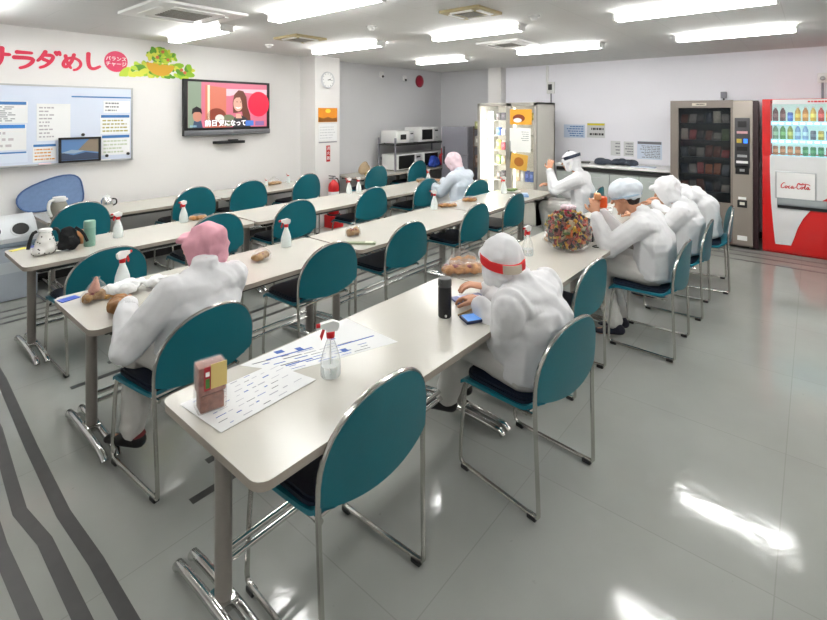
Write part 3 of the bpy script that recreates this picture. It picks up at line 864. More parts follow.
def wallnote(plane, u0, u1, z0, z1, m, label, seed, rows=6, band=None, ink=None, fillr=.9, cat='notice', grp=None, pos=None):
    o = MB()
    if plane == 'y': o.box(((u0 + u1) / 2, pos, (z0 + z1) / 2), (abs(u1 - u0), .002, z1 - z0))
    else: o.box((pos, (u0 + u1) / 2, (z0 + z1) / 2), (.002, abs(u1 - u0), z1 - z0))
    o = o.build('notice', m, smooth=False)
    a, b_ = min(u0, u1), max(u0, u1); w = b_ - a; h = z1 - z0
    zt = z1 - h * (.22 if band else .06)
    if rows: marks(MB(), a + w * .07, b_ - w * .07, z0 + h * .06, zt, rows, plane, pos - .0014, fillr, .4, seed).build('print', ink or M_ink, o, smooth=False)
    if band:
        q = MB()
        if plane == 'y': q.box(((u0 + u1) / 2, pos - .0014, z1 - h * .09), (w * .96, .001, h * .14))
        else: q.box((pos - .0014, (u0 + u1) / 2, z1 - h * .09), (.001, w * .96, h * .14))
        q.build('heading_band', band, o, smooth=False)
    return tag(o, label, cat, grp)
M_sheetg = mat('matt_sheet', 'd3d4d4', .8)
wallnote('x', 2.175, 1.815, 1.265, 1.485, M_bluepaper, 'pale blue notice on the back wall right of the fridge', 3, 5, ink=M_inkb, pos=XB - .002)
wallnote('x', 1.78, 1.49, 1.275, 1.515, M_sheetg, 'white notice with a yellow heading above the wash counter', 4, 2, band=M_inky, ink=M_dark, pos=XB - .002)
wallnote('x', 1.40, 1.25, 1.0, 1.235, M_sheetg, 'small white sheet with a black symbol just above the counter, left of two', 6, 4, pos=XB - .002, fillr=.5)
wallnote('x', 1.20, 1.05, 1.0, 1.23, M_sheetg, 'small white sheet just above the counter, between the symbol sheet and the wide blue one', 7, 5, pos=XB - .002)
wallnote('x', 1.0, .65, .97, 1.245, mat('pale_blue_sheet', 'd5dfee', .7), 'wide pale blue sheet just above the counter next to the snack machine', 8, 8, band=M_ink, pos=XB - .002)
# wall devices
t = empty('wall_switch_box', (XB, 2.40, 2.12), 0, 'small grey control box with a dark face on a wall conduit, above the fridge corner', 'control box')
MB().box((-.03, 0, 0), (.06, .13, .2), bev=.008).build('box', M_lampbody, t); MB().box((-.062, 0, .01), (.006, .07, .10)).build('dial', M_dark, t)
MB().cyl((-.015, 0, -.1), (-.015, 0, -1.25), .012).build('conduit', M_steelgrey, t)
MB().cyl((-.015, .07, .1), (-.015, .07, .39), .02).build('upper_conduit', M_white, t)
t = empty('wall_socket_box', (XB, -.14, 1.93), 0, 'small grey socket box on the wall above the snack machine', 'socket')
MB().box((-.03, 0, 0), (.06, .07, .09), bev=.006).build('box', M_steelgrey, t); MB().cyl((-.03, 0, -.04), (-.03, 0, -.2), .012).build('cable', M_dark, t)
t = empty('wall_socket_box', (XB, -1.19, 2.12), 0, 'white socket with a cable dropping to the red drinks machine', 'socket')
MB().box((-.04, 0, 0), (.08, .1, .12), bev=.01).build('box', M_white, t); MB().cyl((-.03, 0, -.06), (-.03, 0, -.4), .012).build('cable', M_steelgrey, t)
MB().ball((-.085, .0, -.01), .028, 10).build('plug', M_alu, t)

# ---- grey refrigerator in the recess
t = empty('grey_refrigerator', (6.3, 3.78, 0), 0, 'lilac grey refrigerator in the corner left of the showcase fridge', 'refrigerator')
MB().box((.3, 0, .73), (.58, .56, 1.42), bev=.012).build('cabinet', M_steelgrey, t)
MB().box((-.005, 0, 1.19), (.03, .55, .48), bev=.01).build('upper_door', M_steelgrey, t)
MB().box((-.005, 0, .50), (.03, .55, .86), bev=.01).build('lower_door', M_steelgrey, t)
MB().box((-.03, .22, 1.0), (.02, .02, .16), bev=.004).build('handle', M_dark, t)
MB().box((-.03, .22, .85), (.02, .02, .16), bev=.004).build('handle', M_dark, t)
# narrow rack of brown odds and ends beside it
t = empty('side_rack', (6.35, 3.30, 0), 0, 'narrow brown rack squeezed between the grey refrigerator and the showcase fridge', 'rack')
for s in (-1, 1):
    for xx in (0, .3): MB().cyl((xx, s * .12, 0), (xx, s * .12, 1.45), .01, seg=8).build('post', mat('rack_brown', '5c4b40', .5), t)
for z in (.3, .75, 1.1, 1.40): MB().box((.15, 0, z), (.32, .26, .015)).build('shelf', mat('rack_brown', '5c4b40', .5), t)
for k, (z, c, h, lab) in enumerate(((1.108, '8d8a82', .18, 'grey framed box on the upper shelf of the narrow rack'), (.758, '6b5347', .2, 'brown box on the middle shelf of the narrow rack'), (1.408, '8c8d5a', .13, 'olive bundle on top of the narrow rack'))):
    pack('storage_box', 6.44, 3.30, z, .2, .2, h, c, lab, 'box', 'boxes on the narrow rack')

# ---- steel rack with microwaves, on the table in the recess
rk = empty('microwave_rack', (0, 0, .70), 0, 'dark steel rack holding the microwaves on the recess table', 'rack')
MB().box((5.98, 4.44, .44), (1.50, .42, .02)).build('shelf', M_dark, rk)
MB().box((5.98, 4.42, .235), (1.48, .40, .006)).build('lower_rail', M_dark, rk) if False else None
for x in (5.24, 6.72):
    for y in (4.25, 4.63): MB().box((x, y, .28), (.025, .025, .56)).build('post', M_steelgrey, rk)
MB().box((5.98, 4.63, .2), (1.48, .01, .05)).build('back_rail', M_steelgrey, rk)
def microwave(x, y, z, w, h, label, dark=.62):
    t = empty('microwave_oven', (x, y, z), 0, label, 'microwave', 'white microwave ovens')
    MB().box((w / 2, .18, h / 2 + .012), (w, .36, h), bev=.008).build('body', M_white, t)
    MB().box((w * .34 + .01, -.006, h / 2 + .012), (w * .66, .014, h * .94), bev=.004).build('door', M_white, t)
    MB().box((w * .36, -.0145, h / 2 + .012), (w * .66 * dark * 1.15, .003, h * dark)).build('door_window', M_black, t)
    p = MB().box((w * .86, -.004, h / 2 + .012), (w * .24, .01, h * .92)).build('control_panel', mat('mw_panel', 'c9cacb', .4), t)
    MB().cyl((w * .86, -.008, h * .32), (w * .86, -.026, h * .32), .018, seg=14).build('knob', M_alu, p)
    MB().box((w * .86, -.010, h * .8), (w * .16, .003, h * .10)).build('display', M_dark, p)
    for a in (.05, w - .05):
        for c in (.04, .32): MB().cyl((a, c, 0), (a, c, .014), .012, seg=8).build('rubber_foot', M_black, t)
    return t
microwave(5.30, 4.26, .702, .64, .26, 'big white microwave with a wide black door, lower left on the rack', .86)
microwave(6.00, 4.26, .702, .60, .26, 'big white microwave with a black door, lower right on the rack', .86)
microwave(5.32, 4.30, 1.152, .46, .21, 'small white microwave, upper left on the rack', .42)
microwave(5.92, 4.28, 1.152, .56, .26, 'white microwave with a square black door, upper right on the rack', .7)
b = MB().lathe([(.05, 0), (.055, .03), (.03, .09), (.02, .12), (0, .13)], seg=14)
o = b.build('kettle', M_dark); o.location = (5.84, 4.42, 1.152); tag(o, 'small dark jug between the two upper microwaves', 'jug')
t = empty('tote_bag', (5.75, 4.14, .70), 0, 'blue shopping bag in front of the microwaves', 'bag') if False else None
def softbag(name, loc, w, d, h, m, label, seed=1, cat='bag', voxel=.012, top=.5, rz=0., grp=None):
    r = random.Random(seed); b = MB()
    b.hull([((0, 0, h * .25), (w * .5, d * .5, h * .25), None), ((0, 0, h * .6), (w * .42, d * .4, h * .2), None)])
    b.hull([((0, 0, h * .6), (w * .4, d * .38, h * .2), None), ((r.uniform(-.1, .1) * w, 0, h * .95), (w * top * .5, d * top * .3, h * .06), None)])
    o = b.build(name, m)
    voxelize(o, voxel, 2, lambda c, n: n * (noise.noise(Vector((c.x * 22 + seed, c.y * 22, c.z * 14))) * .02 * min(w, h) * 4))
    zmin = min(v.co.z for v in o.data.vertices)
    for v in o.data.vertices: v.co.z -= zmin
    o.location = loc; o.rotation_euler = (0, 0, rz)
    return tag(o, label, cat, grp)
softbag('tote_bag', (6.15, 4.14, .70), .34, .13, .21, mat('blue_bag', '1f3f9a', .6, var=.2), 'blue soft bag in front of the lower right microwave', 3)
softbag('tote_bag', (6.48, 4.16, .70), .24, .13, .33, mat('red_bag', 'a82028', .6, var=.15), 'dark red soft bag behind the head of the bent person in white', 4)
softbag('paper_bag', (4.62, 4.35, .70), .24, .16, .20, mat('brown_paper_bag', 'b09a7c', .8, var=.15), 'crumpled light brown paper bag on the table right of the pillar', 5)
t = empty('yellow_box', (4.72, 4.24, .70), 0, 'flat yellow box below the crumpled brown bag', 'box')
MB().box((0, 0, .025), (.26, .14, .05), bev=.006).build('base', mat('pale_yellow_card', 'd8cf7a', .6), t); MB().box((0, 0, .053), (.265, .145, .012), bev=.004).build('lid', mat('pale_yellow_card2', 'e2dc9a', .6), t)

# ================================================================== THE LEFT WALL
# whiteboard
wbx0, wbx1, wbz0, wbz1 = -.55, 1.40, 1.165, 1.95
wb = empty('whiteboard', (0, YW, 0), 0, 'large white notice board on the left wall, cut off by the photo edge', 'whiteboard')
MB().box(((wbx0 + wbx1) / 2, -.015, (wbz0 + wbz1) / 2), (wbx1 - wbx0, .02, wbz1 - wbz0)).build('panel', mat('board_enamel', 'd7dfee', .22), wb)
b = MB()
for z in (wbz0, wbz1): b.box(((wbx0 + wbx1) / 2, -.018, z), (wbx1 - wbx0 + .02, .03, .016))
for x in (wbx0, wbx1): b.box((x, -.018, (wbz0 + wbz1) / 2), (.016, .03, wbz1 - wbz0))
b.build('frame', M_alu, wb)
MB().box(((wbx0 + wbx1) / 2, -.045, wbz0 - .004), (wbx1 - wbx0, .06, .01)).build('pen_tray', M_alu, wb)
PB = YW - .026
def bp_(x0, x1, z0, z1, label, seed, rows, band=None, ink=None, m=None, fill=.95):
    return wallnote('y', x0, x1, z0, z1, m or M_whitemat, label, seed, rows, band, ink, fill, cat='paper', grp='papers on the whiteboard', pos=PB)
bp_(-.05, .47, 1.58, 1.79, 'printed sheet of small text at the left edge of the board, top one', 11, 8, M_inkb)
bp_(-.05, .46, 1.32, 1.57, 'sheet with a thick blue heading at the left edge of the board, middle one', 12, 3, mat('bright_blue_band', '3f86d2', .6), mat('faint_ink', 'c8c0c4', .8))
bp_(-.05, .47, 1.20, 1.305, 'plain sheet with a blue line at the left edge of the board, bottom one', 13, 0, M_inkb, m=mat('paler_blue_paper', 'dbe4f2', .7))
bp_(.54, .82, 1.40, 1.77, 'large white sheet with two short lines in the middle of the board', 14, 9, None, mat('faint_grey_ink', 'b4b0b6', .8), fill=.45)
bp_(.51, .70, 1.19, 1.37, 'small sheet with orange rows left of the picture frame on the board', 15, 4, M_inkb, M_inko)
bp_(1.12, 1.38, 1.68, 1.81, 'small white slip at the top right of the board', 16, 3, None, M_ink, fill=.6)
bp_(1.09, 1.38, 1.45, 1.66, 'sheet with blue heading and yellow pictures at the right of the board', 17, 4, M_inkb, mat('olive_ink', 'b0a86a', .8))
bp_(1.10, 1.38, 1.22, 1.44, 'sheet with blue heading at the bottom right of the board', 18, 4, M_inkb, mat('pale_green_ink', 'c2ccb2', .8))
b = MB().box((1.11, YW - .027, 1.847), (.56, .002, .014)); tag(b.build('magnetic_strip', M_inkb), 'thin dark blue strip along the top right of the board', 'magnetic strip')
for k, (x, z, lab) in enumerate(((.93, 1.45, 'round black magnet above the picture frame on the board'), (1.15, 1.215, 'black magnet at the bottom right of the board, left one'), (1.36, 1.225, 'black magnet in the bottom right corner of the board'))):
    o = MB().cyl((x, YW - .026, z), (x, YW - .038, z), .016, seg=12).build('magnet', M_dark); tag(o, lab, 'magnet', 'magnets on the whiteboard')
t = empty('picture_frame', (.895, YW - .07, 1.175), 0, 'black framed landscape picture standing on the whiteboard tray', 'picture')
b = MB(); 
for z in (.0, .235): b.box((0, 0, z + .006), (.37, .022, .02))
for x in (-.175, .175): b.box((x, 0, .123), (.02, .022, .25))
b.build('frame', M_black, t)
b = MB().box((0, .004, .125), (.34, .006, .225)); pic = b.build('picture_sheet', mat('sky_blue_picture', '5f86b8', .4), t)
MB().prism([(-.165, .02), (.165, .02), (.165, .075), (.05, .095), (-.06, .07), (-.165, .10)], 'y', -.002, .0).build('dark_hills', mat('slate_picture', '39465e', .5), pic)
MB().prism([(-.02, .12), (.165, .09), (.165, .23), (.08, .23)], 'y', -.002, .0).build('brown_slope', mat('brown_picture', '8d7f6c', .5), pic)
MB().prism([(-.165, .095), (-.05, .085), (.04, .11), (-.08, .125)], 'y', -.0025, .0).build('pale_shore', mat('pale_picture', '9db0c4', .5), pic)
for k, x in enumerate((1.0, 1.13, .6)):
    o = MB().cyl((x - .05, YW - .05, wbz0 + .008), (x + .05, YW - .05, wbz0 + .008), .008, seg=8).build('marker_pen', [M_white, M_white, M_pinkl][k]); tag(o, ['white marker pen on the board tray under the picture frame', 'white marker pen on the board tray at the right end', 'pink-white marker pen on the board tray at the left'][k], 'pen', 'pens on the board tray')

# wall lettering and badge
M_rose = mat('rose_red_letters', 'd9304e', .5)
lt = empty('wall_lettering', (0, YW, 0), 0, 'big rose red Japanese letters stuck on the wall above the whiteboard', 'wall sign')
def glyph(name, strokes, x, z, s, r):
    b = MB()
    lay = 0
    for st in strokes:
        pts = [Vector((x + px * s, z + pz * s)) for px, pz in st]
        for _ in range(2):
            q = [pts[0]]
            for a, c in zip(pts, pts[1:]): q += [a.lerp(c, .25), a.lerp(c, .75)]
            q.append(pts[-1]); pts = q
        L = []; Rr = []
        n = len(pts)
        for i, p in enumerate(pts):
            d = (pts[min(i + 1, n - 1)] - pts[max(i - 1, 0)]).normalized(); nn = Vector((-d.y, d.x))
            w = r * (1.1 - .35 * i / n)
            L.append(p + nn * w); Rr.append(p - nn * w)
        for i in range(n - 1): lay += 1; b.prism([L[i], L[i + 1], Rr[i + 1], Rr[i]], 'y', -.004 - lay * .00004, -.0005)
        for p, w in ((pts[0], r * 1.1), (pts[-1], r * .75)): lay += 1; b.cyl((p.x, -.0042 - lay * .00004, p.y), (p.x, -.0005, p.y), w, seg=12)
    return b.build('letter', M_rose, lt, smooth=False)
SA = [[(0, .68), (1, .68)], [(.28, .95), (.28, .38)], [(.72, .95), (.72, .5), (.62, .2), (.38, .0)]]
RA = [[(.18, .92), (.85, .92)], [(.05, .6), (.95, .62), (.88, .35), (.6, .1), (.32, .0)]]
DA = [[(.38, 1.0), (.2, .65), (.0, .42)], [(.32, .8), (.82, .8), (.7, .45), (.4, .12), (.12, .0)], [(.3, .52), (.62, .38)], [(.92, 1.0), (.97, .86)], [(1.08, 1.02), (1.14, .88)]]
ME = [[(.18, .85), (.25, .45), (.45, .12)], [(.62, .95), (.5, .5), (.2, .1), (.02, .3), (.2, .68), (.6, .78), (.95, .6), (1.0, .3), (.8, .05), (.62, .0)]]
SI = [[(.2, 1.0), (.18, .5), (.25, .1), (.5, .0), (.85, .2)]]
glyph('sa', SA, .135, 2.10, .20, .020); glyph('ra', RA, .365, 2.115, .165, .018); glyph('da', DA, .555, 2.13, .16, .017)
glyph('me', ME, .755, 2.125, .165, .016); glyph('shi', SI, .955, 2.145, .16, .019)
bd = MB().cyl((1.25, YW - .0005, 2.245), (1.25, YW - .005, 2.245), .115, seg=40).build('round_badge', mat('crimson_badge', 'cf1d52', .5), smooth=False)
tag(bd, 'round crimson badge with white Japanese words on the left wall', 'wall sign')
text('lettering', 'バランス', .052, M_white, bd, 'y', (1.25, YW - .0062, 2.272), bold=.0006)
text('lettering', 'チャージ', .052, M_white, bd, 'y', (1.25, YW - .0062, 2.215), bold=.0006)
# salad picture: generic heap of leaves round a yellow bowl
sl = empty('salad_wall_picture', (0, YW, 0), 0, 'cut-out picture of a salad bowl among green leaves beside the crimson badge', 'wall sign')
lm = [mat('leaf_a', '8fbf2a', .6), mat('leaf_b', 'b8cf3a', .6), mat('leaf_c', '5f9a2a', .6), mat('leaf_d', 'd4d84a', .6)]
r = random.Random(5)
bs = [MB() for _ in lm]
for k in range(70):
    x = r.uniform(1.32, 2.08); top = 2.13 + .13 * (1 - abs((x - 1.72) / .48) ** 1.5) + (.05 if x > 1.9 else 0)
    z = r.uniform(2.10, max(2.12, top)); a = r.uniform(0, PI); L = r.uniform(.035, .07); w = L * .5
    pts = [(x + L * math.cos(t) * math.cos(a) - w * math.sin(t) * math.sin(a), max(2.085, z + L * math.cos(t) * math.sin(a) + w * math.sin(t) * math.cos(a))) for t in [i * 2 * PI / 10 for i in range(10)]]
    i = k % 4
    bs[i].prism(pts, 'y', -.003 - k * .00004, -.0005)
for i, b in enumerate(bs): b.build('leaf_cluster', lm[i], sl, smooth=False)
def disc(cx, cz, rx, rz, y, m, nm, par, n=24, a0=0, a1=2 * PI):
    return MB().prism([(cx + rx * math.cos(a0 + (a1 - a0) * i / n), cz + rz * math.sin(a0 + (a1 - a0) * i / n)) for i in range(n)], 'y', y, -.0005).build(nm, m, par, smooth=False)
disc(1.72, 2.265, .16, .15, -.0075, mat('golden_bowl', 'd9a52a', .6), 'bowl', sl, 20, PI, 2 * PI)
bs = [MB() for _ in lm]
for k in range(56):
    an = r.uniform(0, 2 * PI); rr_ = r.uniform(0, 1) ** .5
    x = 1.74 + .15 * rr_ * math.cos(an); z = 2.335 + .11 * rr_ * math.sin(an) * (1 if math.sin(an) > 0 else .6); a = r.uniform(0, PI); L = r.uniform(.03, .05); w = L * .55
    pts = [(x + L * math.cos(t) * math.cos(a) - w * math.sin(t) * math.sin(a), z + L * math.cos(t) * math.sin(a) + w * math.sin(t) * math.cos(a)) for t in [i * 2 * PI / 10 for i in range(10)]]
    bs[k % 4].prism(pts, 'y', -.008 - k * .00004, -.0005)
for i, b in enumerate(bs): b.build('salad_leaf_cluster', lm[i], sl, smooth=False)
b = MB()
for (x, z) in ((1.68, 2.33), (1.80, 2.31), (1.74, 2.40), (2.0, 2.17), (1.96, 2.2)): b.prism([(x + .02 * math.cos(i * PI / 6), z + .02 * math.sin(i * PI / 6)) for i in range(12)], 'y', -.011, -.0005)
b.build('tomato', mat('orange_tomato', 'd0703a', .5), sl, smooth=False)

# television
tv = empty('television', (2.545, YW - .06, 1.75), 0, 'wall television showing a smiling long-haired woman on a pink background', 'television')
W2, Z0_, Z1_ = .595, -.35, .345
MB().box((0, 0, -.005), (2 * W2, .05, .70), bev=.008).build('casing', M_black, tv)
MB().box((0, -.03, -.318), (2 * W2 * .99, .03, .062), bev=.006).build('lower_trim', mat('tv_silver', '77787c', .35, metal=.6), tv)
MB().box((0, .04, -.05), (.4, .04, .3)).build('wall_bracket', M_dark, tv)
def em(n, c, e=.8): return mat(n, tuple(v * .25 for v in hexc(c)), .3, emis=e * .62, ecol=c)
scx, scz = .545, .285
scr = MB().box((0, -.0265, .03), (2 * scx, .003, 2 * scz)).build('screen', em('tv_pink', 'd8748a'), tv, smooth=False)
def spoly(pts, y, m, nm='picture'):
    return MB().prism([(p[0], p[1] + .03) for p in pts], 'y', y, -.0275).build(nm, m, scr, smooth=False)
spoly([(-scx, -.285), (-.38, -.285), (-.38, .285), (-scx, .285)], -.0285, em('tv_grey', '8a9a84'), 'pillar_picture')
spoly([(-.33, -.285), (-.05, -.285), (-.05, .22), (-.33, .25)], -.0285, em('tv_coral', 'd87a62'), 'panel_picture')
spoly([(-.30, -.2), (-.27, -.2), (-.27, .25), (-.30, .25)], -.029, em('tv_cream', 'f2e2c0'), 'post_picture')
def sell(cx, cz, rx, rz, y, m, nm): return spoly([(cx + rx * math.cos(i * PI / 14), cz + rz * math.sin(i * PI / 14)) for i in range(28)], y, m, nm)
sell(.42, .02, .16, .17, -.0288, em('tv_hot', 'e8203e', 1.1), 'red_glow')
spoly([(.0, .12), (-.05, .12), (-.05, .21), (scx, .22), (scx, .15), (.2, .17)], -.0286, em('tv_pale', 'f0c4cc'), 'banner_picture')
sell(-.18, -.15, .13, .11, -.029, em('tv_brown', '8a3a26'), 'bowl_picture'); sell(-.14, -.17, .06, .05, -.0295, em('tv_whiteish', 'e8e0d8'), 'bowl_highlight')
sell(-.02, -.2, .10, .08, -.0293, em('tv_olive', '7a8060'), 'flowers_picture')
spoly([(.045, -.10), (.04, .04), (.06, .14), (.12, .20), (.19, .19), (.235, .11), (.25, -.02), (.29, -.13), (.30, -.24), (.20, -.24), (.17, -.08), (.09, -.10)], -.030, em('tv_hair', '7a4434', .6), 'hair_picture')
spoly([(.04, -.285), (.06, -.16), (.14, -.12), (.24, -.17), (.30, -.285)], -.0305, em('tv_jacket', '3f4044', .6), 'jacket_picture')
sell(.115, .02, .068, .098, -.031, em('tv_face', 'e8b09a'), 'face_picture')
spoly([(.07, -.02), (.10, -.045), (.14, -.04), (.155, -.02), (.12, -.03)], -.0315, em('tv_teeth', 'ffffff'), 'smile_picture')
for ex in (.098, .15): sell(ex, .045, .011, .005, -.0315, em('tv_dark', '20141a', .3), 'eye_picture')
spoly([(.055, .07), (.085, .10), (.14, .105), (.165, .05), (.175, -.04), (.20, .08), (.17, .16), (.11, .175), (.07, .14)], -.0312, em('tv_hair', '7a4434', .6), 'fringe_picture')
spoly([(.085, -.11), (.15, -.11), (.17, -.17), (.08, -.17)], -.0306, em('tv_face', 'e8b09a'), 'neck_picture')
sell(-.43, -.14, .055, .07, -.0305, em('tv_face2', 'c98a72'), 'inset_face'); spoly([(-.50, -.12), (-.49, -.05), (-.44, -.02), (-.38, -.05), (-.37, -.12), (-.40, -.09), (-.46, -.09)], -.031, em('tv_dark', '20141a', .3), 'inset_hair')
spoly([(-.49, -.285), (-.47, -.2), (-.38, -.2), (-.36, -.285)], -.0303, em('tv_shirt', '40506a'), 'inset_shirt')
for dx_, bz_, tx_ in ((-.255, .9, '前日'), (.04, .9, '気になって')): text('caption_edge', tx_, .085, em('tv_plum', '6a2038', .5), scr, 'y', (dx_, -.0312, -.205), bold=.007, sx=1 if dx_ < 0 else .9)
c1 = text('caption', '前日', .085, em('tv_caption', 'ffffff', 1.2), scr, 'y', (-.255, -.032, -.205), bold=.002)
c2 = text('caption', '気になって', .085, em('tv_caption', 'ffffff', 1.2), scr, 'y', (.04, -.032, -.205), bold=.002, sx=.9)
spoly([(.22, -.27), (.22, -.20), (.34, -.20), (.34, -.27)], -.0318, em('tv_blue', '4a78c8', .9), 'caption_box')
spoly([(.37, -.27), (.37, -.21), (.50, -.21), (.50, -.27)], -.0318, em('tv_violet', '8a6a9c', .9), 'caption_box')
marks(MB(), -.52, -.42, -.25, -.22, 1, 'y', -.031, 1, .8, 5).build('caption_mark', em('tv_teal', '8ab0c0', .9), scr, smooth=False)
b = MB().box((2.55, YW - .06, 1.30), (.40, .10, .035), bev=.006); o = b.build('tv_tuner_box', M_black); tag(o, 'small black box on a shelf below the television', 'tuner')
MB().box((2.60, YW - .07, 1.326), (.12, .05, .02), bev=.004).build('sensor_bar', M_black, o)

# pillar: clock, orange calendar, paper, extinguisher sign
py = 4.45
t = empty('wall_clock', (3.945, py, 2.17), 0, 'round white wall clock high on the pillar', 'clock')
MB().lathe([(.118, 0), (.125, .012), (.118, .03), (.108, .03), (.105, .02)], seg=40, M=Matrix.Rotation(PI / 2, 4, 'X')).build('rim', mat('clock_rim', 'c4c5c8', .35), t)
MB().cyl((0, -.018, 0), (0, -.022, 0), .107, seg=40).build('dial', M_white, t)
b = MB()
for k in range(12):
    a = k * PI / 6; b.box((.09 * math.sin(a), -.0235, .09 * math.cos(a)), (.005, .002, .016), ry=a)
b.build('hour_mark', M_dark, t)
MB().box((.026, -.025, .008), (.056, .002, .008), ry=-.3).build('hour_hand', M_black, t)
MB().box((.035, -.027, .0), (.075, .002, .005), ry=.15).build('minute_hand', M_black, t)
MB().cyl((0, -.022, 0), (0, -.03, 0), .006, seg=10).build('hub', M_black, t)
t = empty('calendar', (3.957, py, 1.65), 0, 'wall calendar with an orange sunset picture on the pillar', 'calendar')
MB().box((0, -.004, 0), (.36, .006, .21)).build('picture_sheet', mat('orange_picture', 'e08a10', .5), t)
MB().prism([(-.175, -.10), (.175, -.10), (.175, -.04), (.08, -.05), (.0, -.03), (-.09, -.05), (-.175, -.03)], 'y', -.009, -.007).build('dark_foreground', mat('umber_picture', '8a5208', .5), t)
disc_o = MB().prism([(.05 * math.cos(i * PI / 10), .06 + .03 * math.sin(i * PI / 10)) for i in range(20)], 'y', -.009, -.007).build('sun_picture', mat('yellow_sun', 'ffd23a', .5), t)
q = MB().box((0, -.004, -.26), (.35, .005, .25)).build('date_sheet', M_whitemat, t)
marks(MB(), -.15, .15, -.36, -.16, 5, 'y', -.0075, .95, .25, 31).build('print', mat('pale_ink', 'c3c4c8', .8), q)
b = MB().box((3.957, py - .006, 1.245), (.34, .01, .012)); o = b.build('hanging_strip', M_steelgrey); tag(o, 'thin grey strip under the calendar on the pillar', 'strip')
o = MB().box((3.965, py - .003, 1.075), (.07, .004, .24)).build('extinguisher_sign', M_red, smooth=False)
tag(o, 'vertical red fire extinguisher sign low on the pillar', 'sign')
for k, ch in enumerate('消火器'): text('lettering', ch, .058, M_white, o, 'y', (3.965, py - .0056, 1.15 - .072 * k), bold=.0006)
t = empty('extinguisher_stand', (3.97, 4.33, 0), 0, 'small stand under the fire extinguisher at the foot of the pillar', 'stand')
MB().box((0, 0, .09), (.20, .20, .18), bev=.01).build('pedestal', M_red, t); MB().lathe([(.095, .18), (.095, .20), (.085, .20), (.085, .185)], seg=20).build('retaining_ring', M_dark, t)
t = empty('fire_extinguisher', (3.97, 4.33, .186), 0, 'red fire extinguisher on a low stand at the foot of the pillar', 'fire extinguisher')
MB().lathe([(.075, 0), (.08, .01), (.08, .40), (.07, .45), (.035, .49), (.02, .51)], seg=24).build('cylinder', M_red, t)
MB().lathe([(.02, .51), (.022, .54), (.016, .55)], seg=12).build('valve', M_alu, t)
MB().box((-.03, 0, .565), (.12, .02, .012), bev=.003, ry=.15).build('lever', M_black, t); MB().box((-.03, 0, .535), (.11, .02, .01), bev=.003).build('grip', M_black, t)
MB().tube([(.02, 0, .53), (.08, 0, .52), (.11, 0, .42), (.10, 0, .20), (.09, 0, .14)], .009, sub=2).build('hose', M_black, t)
MB().lathe([(.0805, .18), (.0805, .34)], seg=24).build('label_panel', M_white, t)
# small devices high on the recess wall
for (x, z, lab, s) in ((5.47, 2.36, 'small grey speaker high on the recess wall', .05), (6.09, 2.33, 'small white sensor with a dark tip high on the recess wall', .05)):
    t = empty('wall_sensor', (x, YW, z), 0, lab, 'sensor')
    MB().box((0, -.02, 0), (s * 1.6, .04, s * 2.2), bev=.012).build('body', M_lampbody, t); MB().ball((0, -.045, -.03), .022, 10).build('tip', M_dark, t)
t = empty('alarm_bell', (6.55, YW, 2.30), 0, 'round dark red fire alarm lamp high in the recess', 'alarm')
MB().lathe([(.10, 0), (.10, .03), (.06, .06), (0, .065)], seg=24, M=Matrix.Rotation(PI / 2, 4, 'X')).build('dome', mat('dark_red_dome', '9c1730', .3), t)
MB().lathe([(.12, 0), (.12, .012), (.1, .014)], seg=24, M=Matrix.Rotation(PI / 2, 4, 'X')).build('base_ring', mat('dark_red_ring', '7a1426', .4), t)

# left corner: recycling bin, blue panel
t = empty('recycling_bin', (.30, 3.98, 0), 0, 'white plastic recycling bin with two round black holes at the left edge', 'bin')
MB().box((-.05, .58, .24), (.44, .36, .48), bev=.03).build('body', mat('bin_body', 'b9c2cd', .4), t)
MB().box((-.05, .58, .50), (.45, .37, .04), bev=.012).build('rim', mat('bin_rim', '9fadbb', .4), t)
b = MB().prism([(.39, .52), (.765, .52), (.765, .70), (.62, .735), (.50, .68), (.39, .56)], 'x', -.27, .17)
lid = b.build('lid', mat('bin_lid', 'dfe3e6', .35), t)
for x in (-.15, .05):
    q = Vector((0, -.125, .11)).normalized() if False else Vector((0, -.74, .67))
    M_ = Matrix.Translation((x, .445, .622)) @ Vector((0, -.737, .676)).to_track_quat('Z', 'Y').to_matrix().to_4x4()
    MB().lathe([(.075, -.004), (.075, .006), (.062, .010), (.06, .002)], seg=24, M=M_).build('hole_ring', mat('bin_lid', 'dfe3e6', .35), lid)
    MB().lathe([(.061, .0), (.061, .008)], seg=24, M=M_).build('hole', M_black, lid)
t['category'] = 'bin'
MB().box((-.05, .398, .30), (.2, .004, .1)).build('front_label', mat('bin_label', 'cfd6dc', .5), t)

def wallpt(u, v, y):
    a = (u - CX) / F; bz = -(v - CY) / F
    dx, dy = math.cos(YAW) + a * math.sin(YAW), math.sin(YAW) - a * math.cos(YAW)
    k = (y - Y0) / dy
    return (X0 + k * dx, Z0 + k * bz)
outline = [(.372, .83), (.40, .90), (.47, .955), (.60, 1.01), (.72, 1.045), (.83, 1.045), (.885, 1.01), (.91, .95), (.93, .80), (.90, .735), (.70, .712), (.55, .705), (.46, .72), (.40, .76)]
pts = [Vector(p) for p in outline]
q_ = []
for a, c in zip(pts, pts[1:] + pts[:1]): q_ += [a.lerp(c, .25), a.lerp(c, .75)]
b = MB(); b.prism([tuple(p) for p in q_], 'y', 4.735, 4.775)
o = b.build('padded_panel', mat('dusty_blue_fabric', '7089b0', .85, var=.06, vscale=30, bump=.2, bscale=120)); tag(o, 'rounded dusty blue padded panel leaning against the wall below the whiteboard', 'panel')
MB().tube([(p.x, 4.734, p.y) for p in q_], .008, seg=6, closed=True).build('edge_piping', mat('blue_piping', '4d6794', .8), o)

